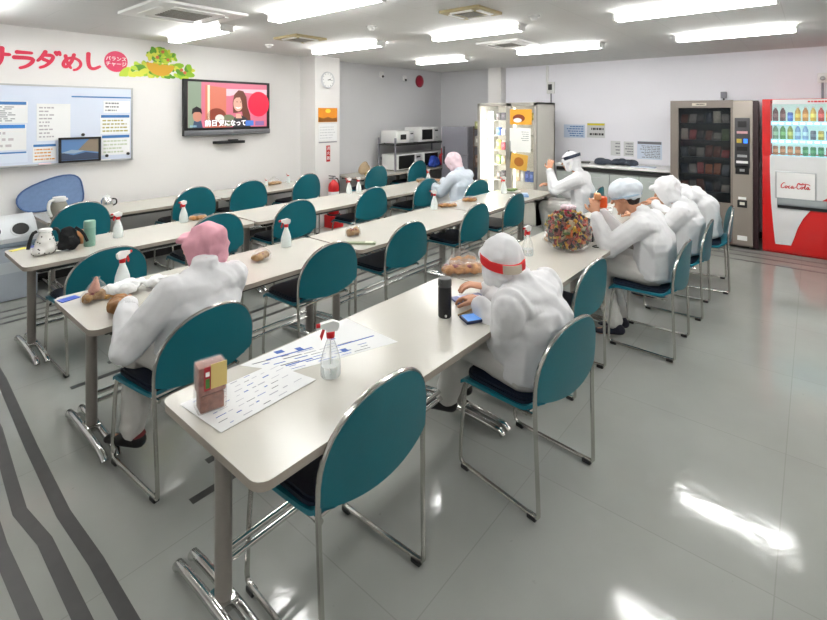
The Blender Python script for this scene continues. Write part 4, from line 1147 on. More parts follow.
# pump pot and silver pot on the wall table
t = empty('pump_pot', (.60, 4.26, .70), .4, 'grey-beige pump pot with white top in front of the blue panel', 'pot')
MB().lathe([(.062, 0), (.07, .01), (.066, .12), (.05, .16)], seg=20).build('body', mat('taupe_pot', '8d8a7e', .5), t)
MB().lathe([(.052, .158), (.056, .17), (.05, .20), (0, .205)], seg=20).build('lid', M_white, t)
MB().tube([(-.05, .0, .18), (-.09, 0, .17), (-.10, 0, .10), (-.07, 0, .03)], .013, sub=2).build('handle', M_white, t)
MB().box((.055, 0, .17), (.04, .03, .02), bev=.005).build('spout', M_white, t)
t = empty('steel_pot', (1.06, 4.48, .70), 0, 'small shiny steel pot between the blue panel and the wall', 'pot')
MB().lathe([(.05, 0), (.055, .01), (.055, .08), (.035, .11)], seg=20).build('body', M_chrome, t)
MB().lathe([(.037, .11), (.03, .125), (.008, .13), (.01, .145), (0, .15)], seg=16).build('lid', M_white, t)
MB().tube([(.05, 0, .09), (.09, 0, .08), (.09, 0, .03), (.055, 0, .02)], .007, sub=2).build('handle', M_black, t)

# ================================================================== THINGS ON THE TABLES
TZ = .7003
def make_spray(clear=False):
    t = empty('spray_bottle')
    m = M_clear if clear else M_milky
    MB().lathe([(0, 0), (.04, .0), (.044, .006), (.044, .055), (.040, .085), (.028, .125), (.017, .155), (.014, .172)], seg=24).build('body', m, t)
    if clear: MB().lathe([(0, .003), (.039, .003), (.041, .008), (.041, .05), (0, .05)], seg=20).build('liquid', film_mat('water', 'e8f2f2', .8, .05), t)
    MB().lathe([(.018, .168), (.019, .19), (.015, .194)], seg=16).build('collar', M_red, t)
    b = MB(); b.prism([(-.028, .194), (.018, .194), (.022, .205), (.045, .214), (.045, .232), (-.01, .240), (-.036, .228), (-.036, .21)], 'y', -.011, .011)
    b.build('spray_head', M_white, t)
    MB().prism([(.024, .208), (.034, .208), (.046, .175), (.040, .160), (.034, .175)], 'y', -.006, .006).build('trigger', M_red, t)
    MB().cyl((.044, 0, .223), (.062, 0, .223), .009, seg=10).build('nozzle', M_red, t)
    MB().cyl((0, 0, .01), (0, 0, .17), .0025, seg=6).build('dip_tube', M_white, t)
    return t
sp1 = make_spray(); sp2 = make_spray(True)
sprays = [
    (.47, .27, 150, 1, 'clear plastic spray bottle with red trigger standing by the big printed sheets', 0.85),
    (2.33, .40, 175, 1, 'clear spray bottle between the red headband person and the bag of sweets', 0.85),
    (.30, 1.82, 20, 0, 'white spray bottle behind the crumpled white plastic bag, left of the pink cap', 0.89),
    (1.39, 1.85, 160, 0, 'white spray bottle on the second row, first beyond the pink cap person', 0.85),
    (3.17, 1.85, 100, 0, 'white spray bottle at the second row left of the two bread packs', 0.81),
    (4.50, 1.80, 160, 0, 'white spray bottle on the second row in front of the showcase fridge', 0.85),
    (.70, 3.09, 190, 0, 'white spray bottle on the third row right of the green flask', 0.83),
    (1.27, 3.22, 200, 0, 'white spray bottle on the third row below the television', 0.81),
    (3.26, 3.22, 170, 0, 'red-topped spray bottle on the third row, left of the two by the fire extinguisher', 0.81),
    (3.42, 3.22, 90, 0, 'white spray bottle on the third row, right of the two by the fire extinguisher', 0.77),
    (4.75, 3.17, 180, 0, 'small spray bottle on the third row beside the bent person in white', 0.69),
    (3.34, 4.56, 180, 0, 'small white bottle at the right end of the wall row near the pillar', .55),
    (2.95, 4.5, 180, 0, 'small white bottle on the wall row left of the pillar, beside the wrapped snack', .45),
]
used = set()
for x, y, a, cl, lab, s in sprays:
    src = sp2 if cl else sp1
    o = src if cl not in used else copy_tree(src)
    used.add(cl)
    o.location = (x, y, TZ); o.rotation_euler = (0, 0, math.radians(a)); o.scale = (s, s, s)
    tag(o, lab, 'spray bottle', 'spray bottles on the tables')

def blob(name, loc, size, m, label, cat, seed, rz=0., wob=.02, voxel=.006, parts=None, grp=None, n=7):
    """irregular lumpy food: overlapping rounded pieces fused together"""
    r = random.Random(seed); b = MB(); w, d, h = size
    for k in range(n):
        x = (k / (n - 1) - .5) * w * .8
        b.ball((x, r.uniform(-.1, .1) * d, h * .48), (w / n * 1.2, d * .5 * r.uniform(.8, 1.05), h * .5 * r.uniform(.8, 1.1)), 12)
    o = b.build(name, m)
    voxelize(o, voxel, 1, lambda c, nn: nn * noise.noise(Vector((c.x * 40 + seed, c.y * 40, c.z * 40))) * wob * .3)
    zmin = min(v.co.z for v in o.data.vertices)
    for v in o.data.vertices: v.co.z -= zmin
    o.location = loc; o.rotation_euler = (0, 0, math.radians(rz))
    if cat: tag(o, label, cat, grp)
    return o
M_bread = mat('brown_bread', 'a5702f', .7, var=.35, vscale=30, bump=.4, bscale=40)
M_bread2 = mat('tan_bread', '9c7748', .7, var=.25, vscale=30, bump=.3, bscale=40)
M_jam = mat('dark_red_filling', '7c2830', .5, var=.3, vscale=40)
def bread_pack(loc, size, rz, label, seed, m=None, jam=True, peak=0.):
    t = empty('bread_pack', loc, math.radians(rz), label, 'bread', 'wrapped bread and snacks')
    w, d, h = size
    o = blob('bread', (0, 0, 0), (w * .92, d * .85, h * .85), m or M_bread2, None, None, seed); o.parent = t
    if jam:
        r = random.Random(seed)
        b = MB()
        for k in range(8): b.ball((r.uniform(-.4, .4) * w, r.uniform(-.25, .25) * d, h * .74), (w * .07, d * .12, h * .14), 8)
        b.build('filling', M_jam, t)
    # film wrapper with twisted top
    b = MB(); rings = []
    prof = [(1.0, 0.002), (1.06, .25), (1.02, .7), (.8, 1.02), (.5, 1.12 + peak * .5), (.18, 1.18 + peak), (.3, 1.35 + peak)]
    r = random.Random(seed + 5)
    for s, z in prof:
        rings.append([b.b.verts.new((w * .5 * s * math.copysign(abs(math.cos(a)) ** .6, math.cos(a)) * r.uniform(.94, 1.05), d * .5 * s * math.copysign(abs(math.sin(a)) ** .6, math.sin(a)) * r.uniform(.94, 1.05), h * z * r.uniform(.97, 1.03) + .001)) for a in [i * 2 * PI / 18 + .17 for i in range(18)]])
    for a_, b_ in zip(rings, rings[1:]):
        for k in range(18): b.b.faces.new((a_[k], a_[(k + 1) % 18], b_[(k + 1) % 18], b_[k]))
    b.build('film_wrapper', M_film, t)
    return t
bread_pack((1.72, .52, TZ), (.26, .12, .07), -38, 'brown bread rolls in clear film behind the black flask', 3, mat('amber_bread', 'a87440', .6, var=.4, vscale=25))
bread_pack((1.83, .60, TZ), (.19, .09, .075), -25, 'second pack of brown bread touching the one behind the black flask', 4, mat('amber_bread', 'a87440', .6, var=.4, vscale=25), jam=False, peak=.3)
bread_pack((1.09, 1.70, TZ), (.13, .09, .055), 20, 'brown wrapped bread just right of the pink cap person', 6, peak=.4)
bread_pack((1.91, 1.70, TZ), (.11, .10, .07), 0, 'small wrapped snack with pink top beside the flat green packet', 7, peak=.2)
bread_pack((3.33, 1.80, TZ), (.20, .10, .05), -32, 'wrapped brown bread next to the spray bottle in the middle of the second row', 8, M_bread, peak=-.1)
bread_pack((3.74, 1.80, TZ), (.16, .10, .055), -30, 'smaller wrapped bread beyond the other on the second row', 9, M_bread, peak=-.1)
bread_pack((1.39, 3.20, TZ), (.15, .09, .045), -20, 'wrapped brown bread right of the third row spray bottle below the television', 10, M_bread, jam=False)
bread_pack((4.58, 3.16, TZ), (.16, .09, .05), -10, 'wrapped bread beside the small spray bottle near the bent person', 11, jam=False)
bread_pack((3.08, 4.52, TZ), (.20, .12, .06), 0, 'wrapped brown snack lying on the wall row left of the pillar', 12, jam=False, peak=.5)
bread_pack((2.80, .42, TZ), (.16, .12, .04), -20, 'flat clear tray of food between the ball of sweets and the bouffant cap person', 13, jam=False, peak=-.2)
# tall wrapped sandwich with a peak, on the blue card
t = bread_pack((.155, 1.755, TZ), (.13, .09, .055), 10, 'wrapped sandwich with a peaked wrapper on the near end of the second row', 14, peak=.85)
MB().box((.055, -.01, .012), (.07, .045, .02), rz=.3, bev=.004).build('yellow_sachet', mat('sachet_yellow', 'd9a23c', .4), t)
MB().hull([((-.01, 0, .06), (.03, .02, .02), None), ((.0, 0, .115), (.008, .008, .01), None)]).build('pink_ham', mat('ham_pink', 'c08a78', .6, var=.3), t)

def card(name, pts, z, m, label, cat='card', th=.003, extra=None):
    o = MB().prism(pts, 'z', z, z + th).build(name, m, smooth=False)
    return tag(o, label, cat)
def rot_rect(cx, cy, w, d, a):
    c, s = math.cos(math.radians(a)), math.sin(math.radians(a))
    return [(cx + x * c - y * s, cy + x * s + y * c) for x, y in ((-w / 2, -d / 2), (w / 2, -d / 2), (w / 2, d / 2), (-w / 2, d / 2))]
M_bcard = mat('bright_blue_card', '2456c8', .35)
card('plastic_card', rot_rect(.068, 1.885, .085, .055, 12), TZ, M_bcard, 'bright blue card at the near corner of the second row')
card('plastic_card', rot_rect(.115, 3.25, .10, .04, 20), TZ, mat('yellow_card', 'd8cc2e', .4), 'yellow card at the near corner of the third row')
card('plastic_card', rot_rect(.215, 3.26, .08, .06, 0), TZ, mat('violet_blue_card', '5560b4', .4), 'violet-blue card behind the spotted bag')
t = empty('foil_packet', (1.79, 1.48, TZ), math.radians(-52), 'flat grey-green packet lying at the edge of the second row', 'packet')
MB().box((0, 0, .008), (.22, .05, .014), bev=.005).build('packet', mat('sage_packet', '8b9578', .5, var=.15), t)
MB().box((.06, 0, .0155), (.06, .048, .001)).build('pale_end', mat('sage_pale', 'c5cbb4', .5), t)

# printed sheets on the near table
def printed(name, pts, z, label, seed, dirv, nrows, m=None, ink=None, big=False):
    o = MB().prism(pts, 'z', z, z + .0008).build(name, m or M_whitemat, smooth=False)
    ox, oy = pts[0]; ax = Vector(pts[1]) - Vector(pts[0]); ay = Vector(pts[3]) - Vector(pts[0])
    r = random.Random(seed); bs = {}
    for k in range(nrows):
        v = (k + .7) / (nrows + .6); u = r.uniform(.05, .12)
        while u < r.uniform(.7, .95):
            w = r.uniform(.03, .10) if not big else r.uniform(.05, .16)
            key = ink if ink and r.random() < .7 else ('b' if r.random() < .6 else 'k')
            th = (.12 if not big else .16) / nrows * r.choice((.6, .8, 1.3))
            p = [Vector((ox, oy)) + ax * uu + ay * vv for uu, vv in ((u, v), (u + w, v), (u + w, v + th), (u, v + th))]
            bs.setdefault(key, MB()).prism([tuple(q) for q in p], 'z', z + .0008, z + .0012)
            u += w + r.uniform(.02, .12)
    for key, b in bs.items(): b.build('print', mat('print_' + key, {'b': '4468b8', 'k': '60646c', 'g': 'b4b4be'}[key], .7), o, smooth=False)
    return tag(o, label, 'paper')
sh = printed('printed_sheet', [(.385, .405), (.824, .251), (.841, .592), (.29, .592)], TZ, 'large printed sheet with blue bars, running along the near table behind the spray bottle', 21, 0, 6, big=True)
b = MB()
for (u0, v0, u1) in ((.0, .62, .42), (.55, .40, .95), (.05, .22, .3)):
    P_ = Vector((.37, .41)); ax = Vector((.45, -.14)); ay = Vector((.0, .22))
    p = [P_ + ax * uu + ay * vv for uu, vv in ((u0 + .02, v0), (u1, v0), (u1, v0 + .035), (u0 + .02, v0 + .035))]
    b.prism([tuple(q) for q in p], 'z', TZ + .0008, TZ + .0014)
for (u0, v0, w) in ((.3, .66, .05), (.62, .72, .05), (.55, .12, .05), (.14, .75, .07)):
    p = [P_ + ax * uu + ay * vv for uu, vv in ((u0, v0), (u0 + w, v0), (u0 + w, v0 + .12), (u0, v0 + .12))]
    b.prism([tuple(q) for q in p], 'z', TZ + .0008, TZ + .0014)
b.build('blue_bar', mat('print_b', '4468b8', .7), sh, smooth=False)
printed('printed_sheet', [(.028, .515), (.045, .275), (.415, .285), (.375, .50)][1:2] + [(.415, .285), (.375, .50), (.028, .515)], TZ + .002, 'white sheet of faint print under the boxed sandwich at the corner of the near table', 22, 0, 8, ink='g')
# thin white sheets by the pink cap person
printed('printed_sheet', [(.40, 1.70), (.62, 1.69), (.62, 1.86), (.40, 1.88)], TZ, 'white printed sheet under the arm of the pink cap person', 25, 0, 4, ink='k')
# white plastic bag
b = MB(); r = random.Random(8)
for k in range(12): b.ball((r.uniform(-.11, .11), r.uniform(-.06, .06), .02 + r.uniform(0, .02)), (r.uniform(.04, .07), r.uniform(.03, .05), r.uniform(.015, .03)), 10)
o = b.build('plastic_bag', mat('white_thin_plastic', 'eef0f0', .35, bump=.4, bscale=25))
voxelize(o, .008, 1, lambda c, n: n * noise.noise(Vector((c.x * 35, c.y * 35, c.z * 35))) * .012)
zm = min(v.co.z for v in o.data.vertices)
for v in o.data.vertices: v.co.z -= zm
o.location = (.34, 1.73, TZ); tag(o, 'crumpled white plastic bag in front of the pink cap person', 'bag')

# boxed sandwich (clear tub with red and yellow label)
t = empty('boxed_sandwich', (.085, .42, TZ + .003), math.radians(-12), 'clear upright snack box with yellow and red label on the near table corner', 'snack box')
MB().box((0, 0, .03), (.075, .055, .055), bev=.006).build('food', mat('brown_sausage', '8d5a48', .5, var=.35, vscale=40), t)
MB().box((0, 0, .105), (.085, .06, .09), bev=.006).build('upper_food', mat('reddish_food', '9a655a', .5, var=.4, vscale=45), t)
MB().box((0, 0, .078), (.092, .066, .155), bev=.01).build('clear_tub', M_film, t)
q = MB().box((.018, -.034, .118), (.05, .003, .078)).build('yellow_label', mat('label_yellow', 'd9c078', .5), t)
MB().box((-.018, -.0345, .115), (.02, .003, .075)).build('red_label', mat('label_red', 'b02a34', .5), t)
MB().box((-.018, -.0365, .10), (.012, .002, .03)).build('green_mark', mat('label_green', '4a8a3a', .5), t)
MB().box((-.018, -.0365, .13), (.012, .002, .014)).build('white_mark', M_white, t)

# black flask
t = empty('black_flask', (1.16, .25, TZ), 0, 'matt black flask standing on the front row table', 'flask')
MB().lathe([(.029, 0), (.032, .004), (.032, .135), (.030, .145)], seg=28).build('body', mat('matt_black', '17171a', .5), t)
MB().lathe([(.030, .145), (.033, .15), (.033, .175), (.029, .183), (.024, .185), (0, .186)], seg=28).build('cap', mat('dark_grey_cap', '4b4d4c', .4), t)
MB().tube([(-.032, 0, .165), (-.042, 0, .176), (-.034, 0, .185)], .004, sub=1).build('cap_loop', mat('dark_grey_cap', '4b4d4c', .4), t)
MB().ball((-.022, -.022, .014), (.006, .006, .007), 8).build('white_mark', M_white, t)
# phones, wallet, snack
t = empty('notebook', (1.40, .265, TZ), math.radians(-28), 'violet-blue notebook with a pale screen-like cover, beyond the black flask', 'notebook')
MB().box((0, 0, .006), (.17, .11, .012), bev=.003).build('cover', mat('slate_violet', '5e6296', .4), t)
MB().box((.01, .01, .0135), (.115, .075, .003), bev=.001).build('pale_card', mat('pale_lilac', 'c9cdee', .3), t)
MB().box((-.01, -.035, .0135), (.12, .008, .002)).build('dark_strap', M_black, t)
t = empty('smartphone', (1.24, .11, TZ), math.radians(-30), 'smartphone with a light blue screen lying by the left arm of the red headband person', 'phone')
MB().box((0, 0, .007), (.165, .085, .013), bev=.004).build('case', mat('navy_case', '16204a', .4), t)
MB().box((0, .0, .0142), (.15, .072, .0015)).build('screen', mat('sky_screen', '5f8fd0', .15, emis=.35), t)
t = bread_pack((1.36, .16, TZ), (.06, .05, .035), -20, 'small brown pastry beside the smartphone', 15, M_bread, jam=False)
o = MB().cyl((1.20, .20, TZ + .006), (1.33, .185, TZ + .006), .004, seg=8).build('chopstick', mat('wood_stick', 'a88a5c', .6)); tag(o, 'thin wooden stick between the notebook and the smartphone', 'stick')

# big clear bag full of wrapped sweets
bg = empty('sweets_bag', (2.66, .25, TZ), 0, 'big round clear bag packed with colourful wrapped sweets, tied at the top', 'bag')
b = MB()
b.lathe([(.09, .0), (.135, .02), (.16, .07), (.165, .13), (.150, .19), (.115, .235), (.06, .258), (.022, .268), (.02, .28), (.045, .30), (.06, .325)], seg=28)
b.build('clear_bag', film_mat('bag_film', 'ffffff', .985, .08), bg)
MB().lathe([(.024, .264), (.027, .272), (.024, .28)], seg=14).build('tie', mat('pink_tie', 'c02458', .4), bg)
b = MB()
for a in (0, 1.3, 2.4, 3.6, 5.0): b.ball((.03 * math.cos(a), .03 * math.sin(a), .300), (.028, .018, .018), 10, Matrix.Rotation(a, 4, 'Z'))
b.build('bow', mat('pale_pink_bow', 'ead3dc', .4), bg)
scol = ['a83424', 'c8922c', '241816', '6a2e20', 'b8a88a', '5a6a3a', '8a4a44', 'b8602c', '2a2a34', '2a1c1a', 'b89a34', '8a2430']
b = MB(); r = random.Random(12)
for k in range(620):
    u = r.uniform(-.97, 1); th = r.uniform(0, 2 * PI); rr_ = r.choice((1.0, .98, .94, .85))
    ph = math.asin(u)
    cx_, cy_, cz_ = .150 * rr_ * math.cos(ph) ** .7 * math.cos(th), .150 * rr_ * math.cos(ph) ** .7 * math.sin(th), .128 + .118 * rr_ * math.sin(ph)
    b.mi = r.randrange(len(scol))
    s_ = r.uniform(.018, .032)
    b.box((cx_, cy_, cz_), (s_ * 1.7, s_ * .9, s_ * .5), rz=r.uniform(0, PI), rx=r.uniform(-1.4, 1.4), ry=r.uniform(-1.4, 1.4), bev=s_ * .12)
sw = b.build('wrapped_sweets', [mat('sweet_' + c, c, .35) for c in scol]); sw.location = (2.66, .25, TZ + .002); sw.scale = (.97, .97, 1.06)
tag(sw, 'colourful wrapped sweets filling the big round clear bag', 'sweets', kind='stuff')

# things by the bouffant cap person
t = empty('black_box', (2.97, .20, TZ), .2, 'small black box by the arm of the bouffant cap person', 'box')
MB().box((0, 0, .032), (.07, .05, .064), bev=.006).build('base', M_black, t); MB().box((0, 0, .068), (.072, .052, .008), bev=.003).build('lid', mat('black_lid', '202024', .3), t)
o = MB().tube([(2.80, .10, TZ + .004), (2.86, .06, TZ + .004), (2.88, .10, TZ + .004), (2.82, .14, TZ + .004)], .004, closed=True, sub=1).build('face_mask_loop', M_black)
tag(o, 'thin black strap loop on the table in front of the black box', 'strap')
t = empty('paper_cup', (4.15, .28, TZ), 0, 'dark drink can with a white rim in front of the hooded person', 'cup')
MB().lathe([(.028, 0), (.033, .09)], seg=18).build('body', mat('dark_brown_can', '2c1b18', .35), t); MB().lathe([(.034, .088), (.034, .094), (0, .095)], seg=18).build('lid', M_white, t)
MB().lathe([(.0315, .04), (.0325, .065)], seg=18).build('printed_band', mat('cup_band', 'b08a7a', .5), t)
t = empty('food_tray', (4.12, .40, TZ), .3, 'white plastic food tray in front of the hooded person', 'tray')
MB().prism(rounded(.2, .14, .02), 'z', 0, .008).build('base', M_white, t)
b = MB(); P_ = [(x, y, .02) for x, y in rounded(.2, .14, .02)]; b.tube(P_, .006, closed=True, seg=6); b.build('rim', M_white, t)
MB().ball((.1, .07, .012), (.05, .04, .012), 12).build('food', mat('pinkish_food', 'b98a84', .5), t)
# second row far end
t = empty('cloth_wipe', (4.45, 1.50, TZ), .5, 'folded pale blue cloth near the hand of the person with the dark headband', 'cloth')
MB().box((0, 0, .010), (.16, .10, .018), bev=.006).build('lower_fold', mat('pale_blue_cloth', '86a6cc', .8), t); MB().box((.01, 0, .026), (.12, .08, .014), bev=.005).build('upper_fold', mat('pale_blue_cloth2', 'a9bfdc', .8), t)
t = empty('salad_plate', (4.62, 1.75, TZ), 0, 'shallow green and white food dish at the far end of the second row', 'dish')
MB().lathe([(.06, 0), (.10, .015), (.105, .02), (.095, .018)], seg=28).build('dish', M_white, t)
blob('green_food', (0, 0, .012), (.12, .10, .03), mat('salad_green', '77905e', .7, var=.3), None, None, 5).parent = t
t = empty('juice_pouch', (.62, 1.62, TZ), .3, 'small green topped pouch by the chin of the pink cap person', 'pouch')
MB().box((0, 0, .04), (.05, .02, .08), bev=.008).build('pouch', mat('pouch_white', 'd9e4cf', .4), t); MB().ball((0, 0, .10), (.022, .016, .022), 10).build('green_top', M_green, t)
MB().ball((.0, .0, .085), (.03, .02, .02), 10).build('leaf', M_green, t)

# third row near end
t = empty('spotted_bag', (.205, 2.95, TZ), math.radians(10), 'white bag with black spots and black straps on the third row', 'bag')
b = MB(); b.hull([((-.0, 0, .03), (.08, .045, .03), None), ((0, 0, .15), (.04, .03, .02), None)])
o = b.build('body', mat('white_bag_cloth', 'e6e4e0', .7)); voxelize(o, .008, 2, lambda c, n: n * noise.noise(c * 25) * .008); o.parent = t
r = random.Random(2); b = MB()
me_ = o.data
for k in range(60):
    v = me_.vertices[r.randrange(len(me_.vertices))]
    b.ball(v.co, .0045, 6)
b.build('black_spots', M_black, o)
MB().lathe([(.035, .155), (.042, .165), (.036, .178), (0, .18)], seg=18).build('lid', M_white, t)
for s in (-1, 1): MB().tube([(s * .05, 0, .17), (s * .075, 0, .16), (s * .09, 0, .11), (s * .10, 0, .06)], .011, sub=1).build('strap', M_black, t)
t = empty('black_pouch', (.345, 2.955, TZ), 0, 'black cloth bag between the spotted bag and the green flask', 'bag')
b = MB(); b.hull([((0, 0, .04), (.075, .05, .04), None), ((-.01, 0, .14), (.045, .03, .03), None)])
o = b.build('body', M_blackfab); voxelize(o, .008, 2, lambda c, n: n * noise.noise(c * 22) * .014); o.parent = t
MB().tube([(.03, -.02, .16), (.075, -.03, .12), (.10, -.04, .05)], .010, sub=1).build('strap', M_blackfab, t)
MB().box((.0, -.035, .10), (.03, .02, .012), bev=.004).build('buckle', M_dark, t)
o = MB().ball((.45, 3.08, TZ + .055), (.045, .04, .055), 16).build('orange_bun', mat('bun_orange', 'c98a5c', .6, var=.15)); tag(o, 'round orange-brown bun behind the green flask', 'bun')
t = empty('green_flask', (.475, 2.975, TZ), 0, 'pale green cylindrical flask at the near end of the third row', 'flask')
MB().lathe([(.034, 0), (.037, .005), (.037, .17), (.035, .178)], seg=28).build('body', mat('sage_green_flask', '7ea695', .4), t)
MB().lathe([(.037, .135), (.0378, .138), (.0378, .178), (.034, .185), (0, .186)], seg=28).build('cap', mat('sage_green_cap', '8db3a2', .4), t)

# ================================================================== PEOPLE
def ik(a, b, l1, l2, pole):
    """joint between a and b, bending towards pole direction"""
    a, b, pole = Vector(a), Vector(b), Vector(pole)
    d = b - a; L = d.length
    if L > (l1 + l2) * .998:
        d.normalize(); return a + d * (L * l1 / (l1 + l2))
    x = (l1 * l1 - l2 * l2 + L * L) / (2 * L); hgt = math.sqrt(max(0, l1 * l1 - x * x))
    dn = d.normalized(); p = pole - dn * pole.dot(dn); p.normalize()
    return a + dn * x + p * hgt

def hand(b, wrist, fwd, palm_n, curl, side):
    """palm and five fingers. fwd: direction of the fingers, palm_n: the way the palm faces, side=+1 when the thumb is on the +cross side"""
    fwd = Vector(fwd).normalized(); pn = Vector(palm_n); pn = (pn - fwd * pn.dot(fwd)).normalized()
    lat = fwd.cross(pn).normalized() * side
    w = Vector(wrist)
    R = Matrix((lat, fwd, pn)).transposed()
    b.hull([(w, (.025, .02, .018), R), (w + fwd * .035, (.036, .02, .014), R), (w + fwd * .075, (.038, .014, .012), R)])
    for k, (ox, L) in enumerate(((.030, .070), (.010, .078), (-.011, .072), (-.031, .056))):
        p = w + fwd * .08 + lat * ox; d = (fwd + lat * ox * 3).normalized(); r = .0088
        a = curl * (.8 + .1 * k)
        for j in range(3):
            seg = L * (.45, .32, .23)[j]
            d = (d * math.cos(a) + pn * math.sin(a)).normalized()
            # rotate frame: keep bending towards the palm
            q = p + d * seg
            b.hull([(p, r, None), (q, r * .93, None)])
            p = q; r *= .93; pnew = pn
    p = w + fwd * .02 + lat * .026 + pn * .006
    d = (fwd * .55 + lat * .75 + pn * .25).normalized()
    q = p + d * .045; b.hull([(p, .013, None), (q, .0105, None)])
    d2 = (fwd * .85 + lat * .15 + pn * (.2 + curl * .5)).normalized()
    q2 = q + d2 * .032; b.hull([(q, .0105, None), (q2, .009, None)])

def person(pos, label, face, hip, chest, neck, head, gaze, hands, knees, feet, toes, hood, skin=None, coatm=None, hr=1., seed=1, hoodm=None):
    """all points in world space; pos is the origin on the floor. side order: left, right (of the person)"""
    O = Vector(pos)
    t = empty('person', pos, 0, label, 'person')
    V = lambda p: Vector(p) - O
    f = Vector((face[0], face[1], 0)).normalized(); rt = Vector((f.y, -f.x, 0)); up = Vector((0, 0, 1))
    B = Matrix((rt, f, up)).transposed()       # columns: right, forward, up
    hip, chest, neck, head = V(hip), V(chest), V(neck), V(head)
    g = Vector(gaze).normalized(); gr = g.cross(up).normalized(); gu = gr.cross(g).normalized()
    G = Matrix((gr, g, gu)).transposed()
    tors = (neck - chest).normalized()
    sl = neck - rt * .160 - tors * .085; sr = neck + rt * .160 - tors * .085
    sh = [sl, sr]
    hd = [V(h[0]) for h in hands]
    elb = []
    for k in (0, 1):
        pole = (rt * (-.22 if k == 0 else .22) - up * 1. - f * .15) if len(hands[k]) < 5 else Vector(hands[k][4])
        elb.append(ik(sh[k], hd[k], .275, .255, pole))
    kn = [V(k) for k in knees]; ft = [V(k) for k in feet]; td = [Vector(d).normalized() for d in toes]
    # ---- body: one continuous skin
    b = MB()
    b.hull([(hip, (.13, .09, .08), B), (chest, (.125, .085, .08), B)]); b.hull([(chest, (.125, .08, .08), B), (neck - tors * .05, (.11, .06, .04), B)])
    b.limb([neck - tors * .03, head - gu * .05 - g * .02], [.052, .050])
    b.ball(head + gu * .022 * hr - g * .008, (.074 * hr, .090 * hr, .085 * hr), 20, G.to_4x4())
    b.hull([(head - gu * .03 + g * .02, (.062, .07, .05), G), (head - gu * .085 + g * .055, (.034, .03, .022), G)])
    b.hull([(head + g * .085 + gu * .01, (.011, .012, .012), G), (head + g * .108 - gu * .018, (.014, .011, .010), G)])
    for s in (-1, 1): b.ball(head + gr * s * .073 - g * .002 - gu * .005, (.010, .019, .028), 10, G.to_4x4())
    b.ball(head + g * .088 - gu * .048, (.024, .012, .008), 10, G.to_4x4())
    for k in (0, 1):
        b.limb([sh[k], elb[k], hd[k]], [.045, .037, .025])
        h = hands[k]
        hand(b, hd[k], h[1], h[2], h[3], 1 if (k == 0) else -1)
        hj = hip + rt * (-.09 if k == 0 else .09)
        b.limb([hj, kn[k], ft[k]], [.075, .055, .036])
        b.hull([(ft[k] - td[k] * .03 - up * .03, .03, None), (ft[k] + td[k] * .12 - up * .05, .024, None)])
    body = b.build('body', skin or M_skin, t); voxelize(body, .0055, 1)
    # face details
    for s in (-1, 1):
        e = MB().ball(head + g * .083 + gr * s * .030 + gu * .012, (.012, .006, .007), 10, G.to_4x4()).build('eye', M_white, t)
        MB().ball(head + g * .0885 + gr * s * .030 + gu * .011, .0045, 8).build('iris', M_black, e)
    MB().ball(head + g * .099 - gu * .048, (.020, .005, .004), 10, G.to_4x4()).build('mouth', mat('lip', 'a85a50', .5), t)
    # ---- coat
    b = MB()
    cm = coatm or M_coat
    b.hull([(hip - up * .03, (.20, .148, .06), B), (hip.lerp(chest, .55), (.19, .14, .08), B)])
    b.hull([(hip.lerp(chest, .5), (.19, .14, .08), B), (chest, (.195, .138, .10), B)])
    b.hull([(neck - tors * .02, (.074, .072, .03), B), (neck + tors * .035, (.064, .062, .018), B)])
    b.hull([(chest, (.185, .135, .10), B), (neck - tors * .07, (.15, .10, .055), B)])
    b.hull([(neck - tors * .01, (.072, .070, .028), B), (sl, (.068, .078, .066), B), (sr, (.068, .078, .066), B), (neck.lerp(chest, .55), (.165, .12, .07), B)])
    for k in (0, 1):
        w = hd[k] + (elb[k] - hd[k]).normalized() * .025
        b.limb([sh[k], elb[k], w], [.080, .072, .050])
    coat = b.build('coat', cm, t)
    el = [e.copy() for e in elb]; hp = hip.copy()
    def folds(c, n):
        d = min((c - e).length for e in el)
        a = .004 + .012 * math.exp(-(d / .13) ** 2) + .010 * math.exp(-((c - hp).length / .26) ** 2)
        # long soft folds that fall diagonally, tighter ones around the elbows and the waist
        w_ = noise.noise(c * 5 + Vector((seed, 0, 0))) * 1.3
        q1 = c.x * .75 + c.y * .45 + c.z * (.35 if seed % 2 else -.30); q2 = c.z * .9 - c.x * .3
        v = noise.noise(Vector((q1 * 15 + w_, q2 * 3.2, seed * 2.3)))
        v2 = noise.noise(Vector((c.z * 19 + w_ * 1.5, c.x * 5, c.y * 5 + seed)))
        e_ = math.exp(-(d / .12) ** 2) + .7 * math.exp(-((c - hp).length / .20) ** 2)
        v3 = noise.noise(Vector((q1 * 9 - w_, q2 * 8, seed * 1.7 + c.y * 6)))
        cr = math.exp(-(v3 / .07) ** 2)
        vv = noise.noise(Vector((q1 * 24 - w_ * 2, q2 * 2.6, seed * 1.7)))
        return n * (v * .009 + vv * .0085 + v2 * .014 * min(1, e_) - cr * .0008 + noise.noise(c * 30) * .0008)
    voxelize(coat, .0075, 4, folds)
    for k in (0, 1):
        b = MB()
        w0 = hd[k] + (elb[k] - hd[k]).normalized() * .012; w1 = hd[k] + (elb[k] - hd[k]).normalized() * .04
        b.cyl(w0, w1, .041, .046, seg=18)
        b.build('knit_cuff', mat('cuff_knit', 'd8d8da', .9, bump=.3, bscale=150), coat)
    # ---- trousers
    b = MB()
    b.hull([(hip - up * .02, (.17, .13, .07), B), (hip + f * .06 - up * .02, (.155, .10, .06), B)])
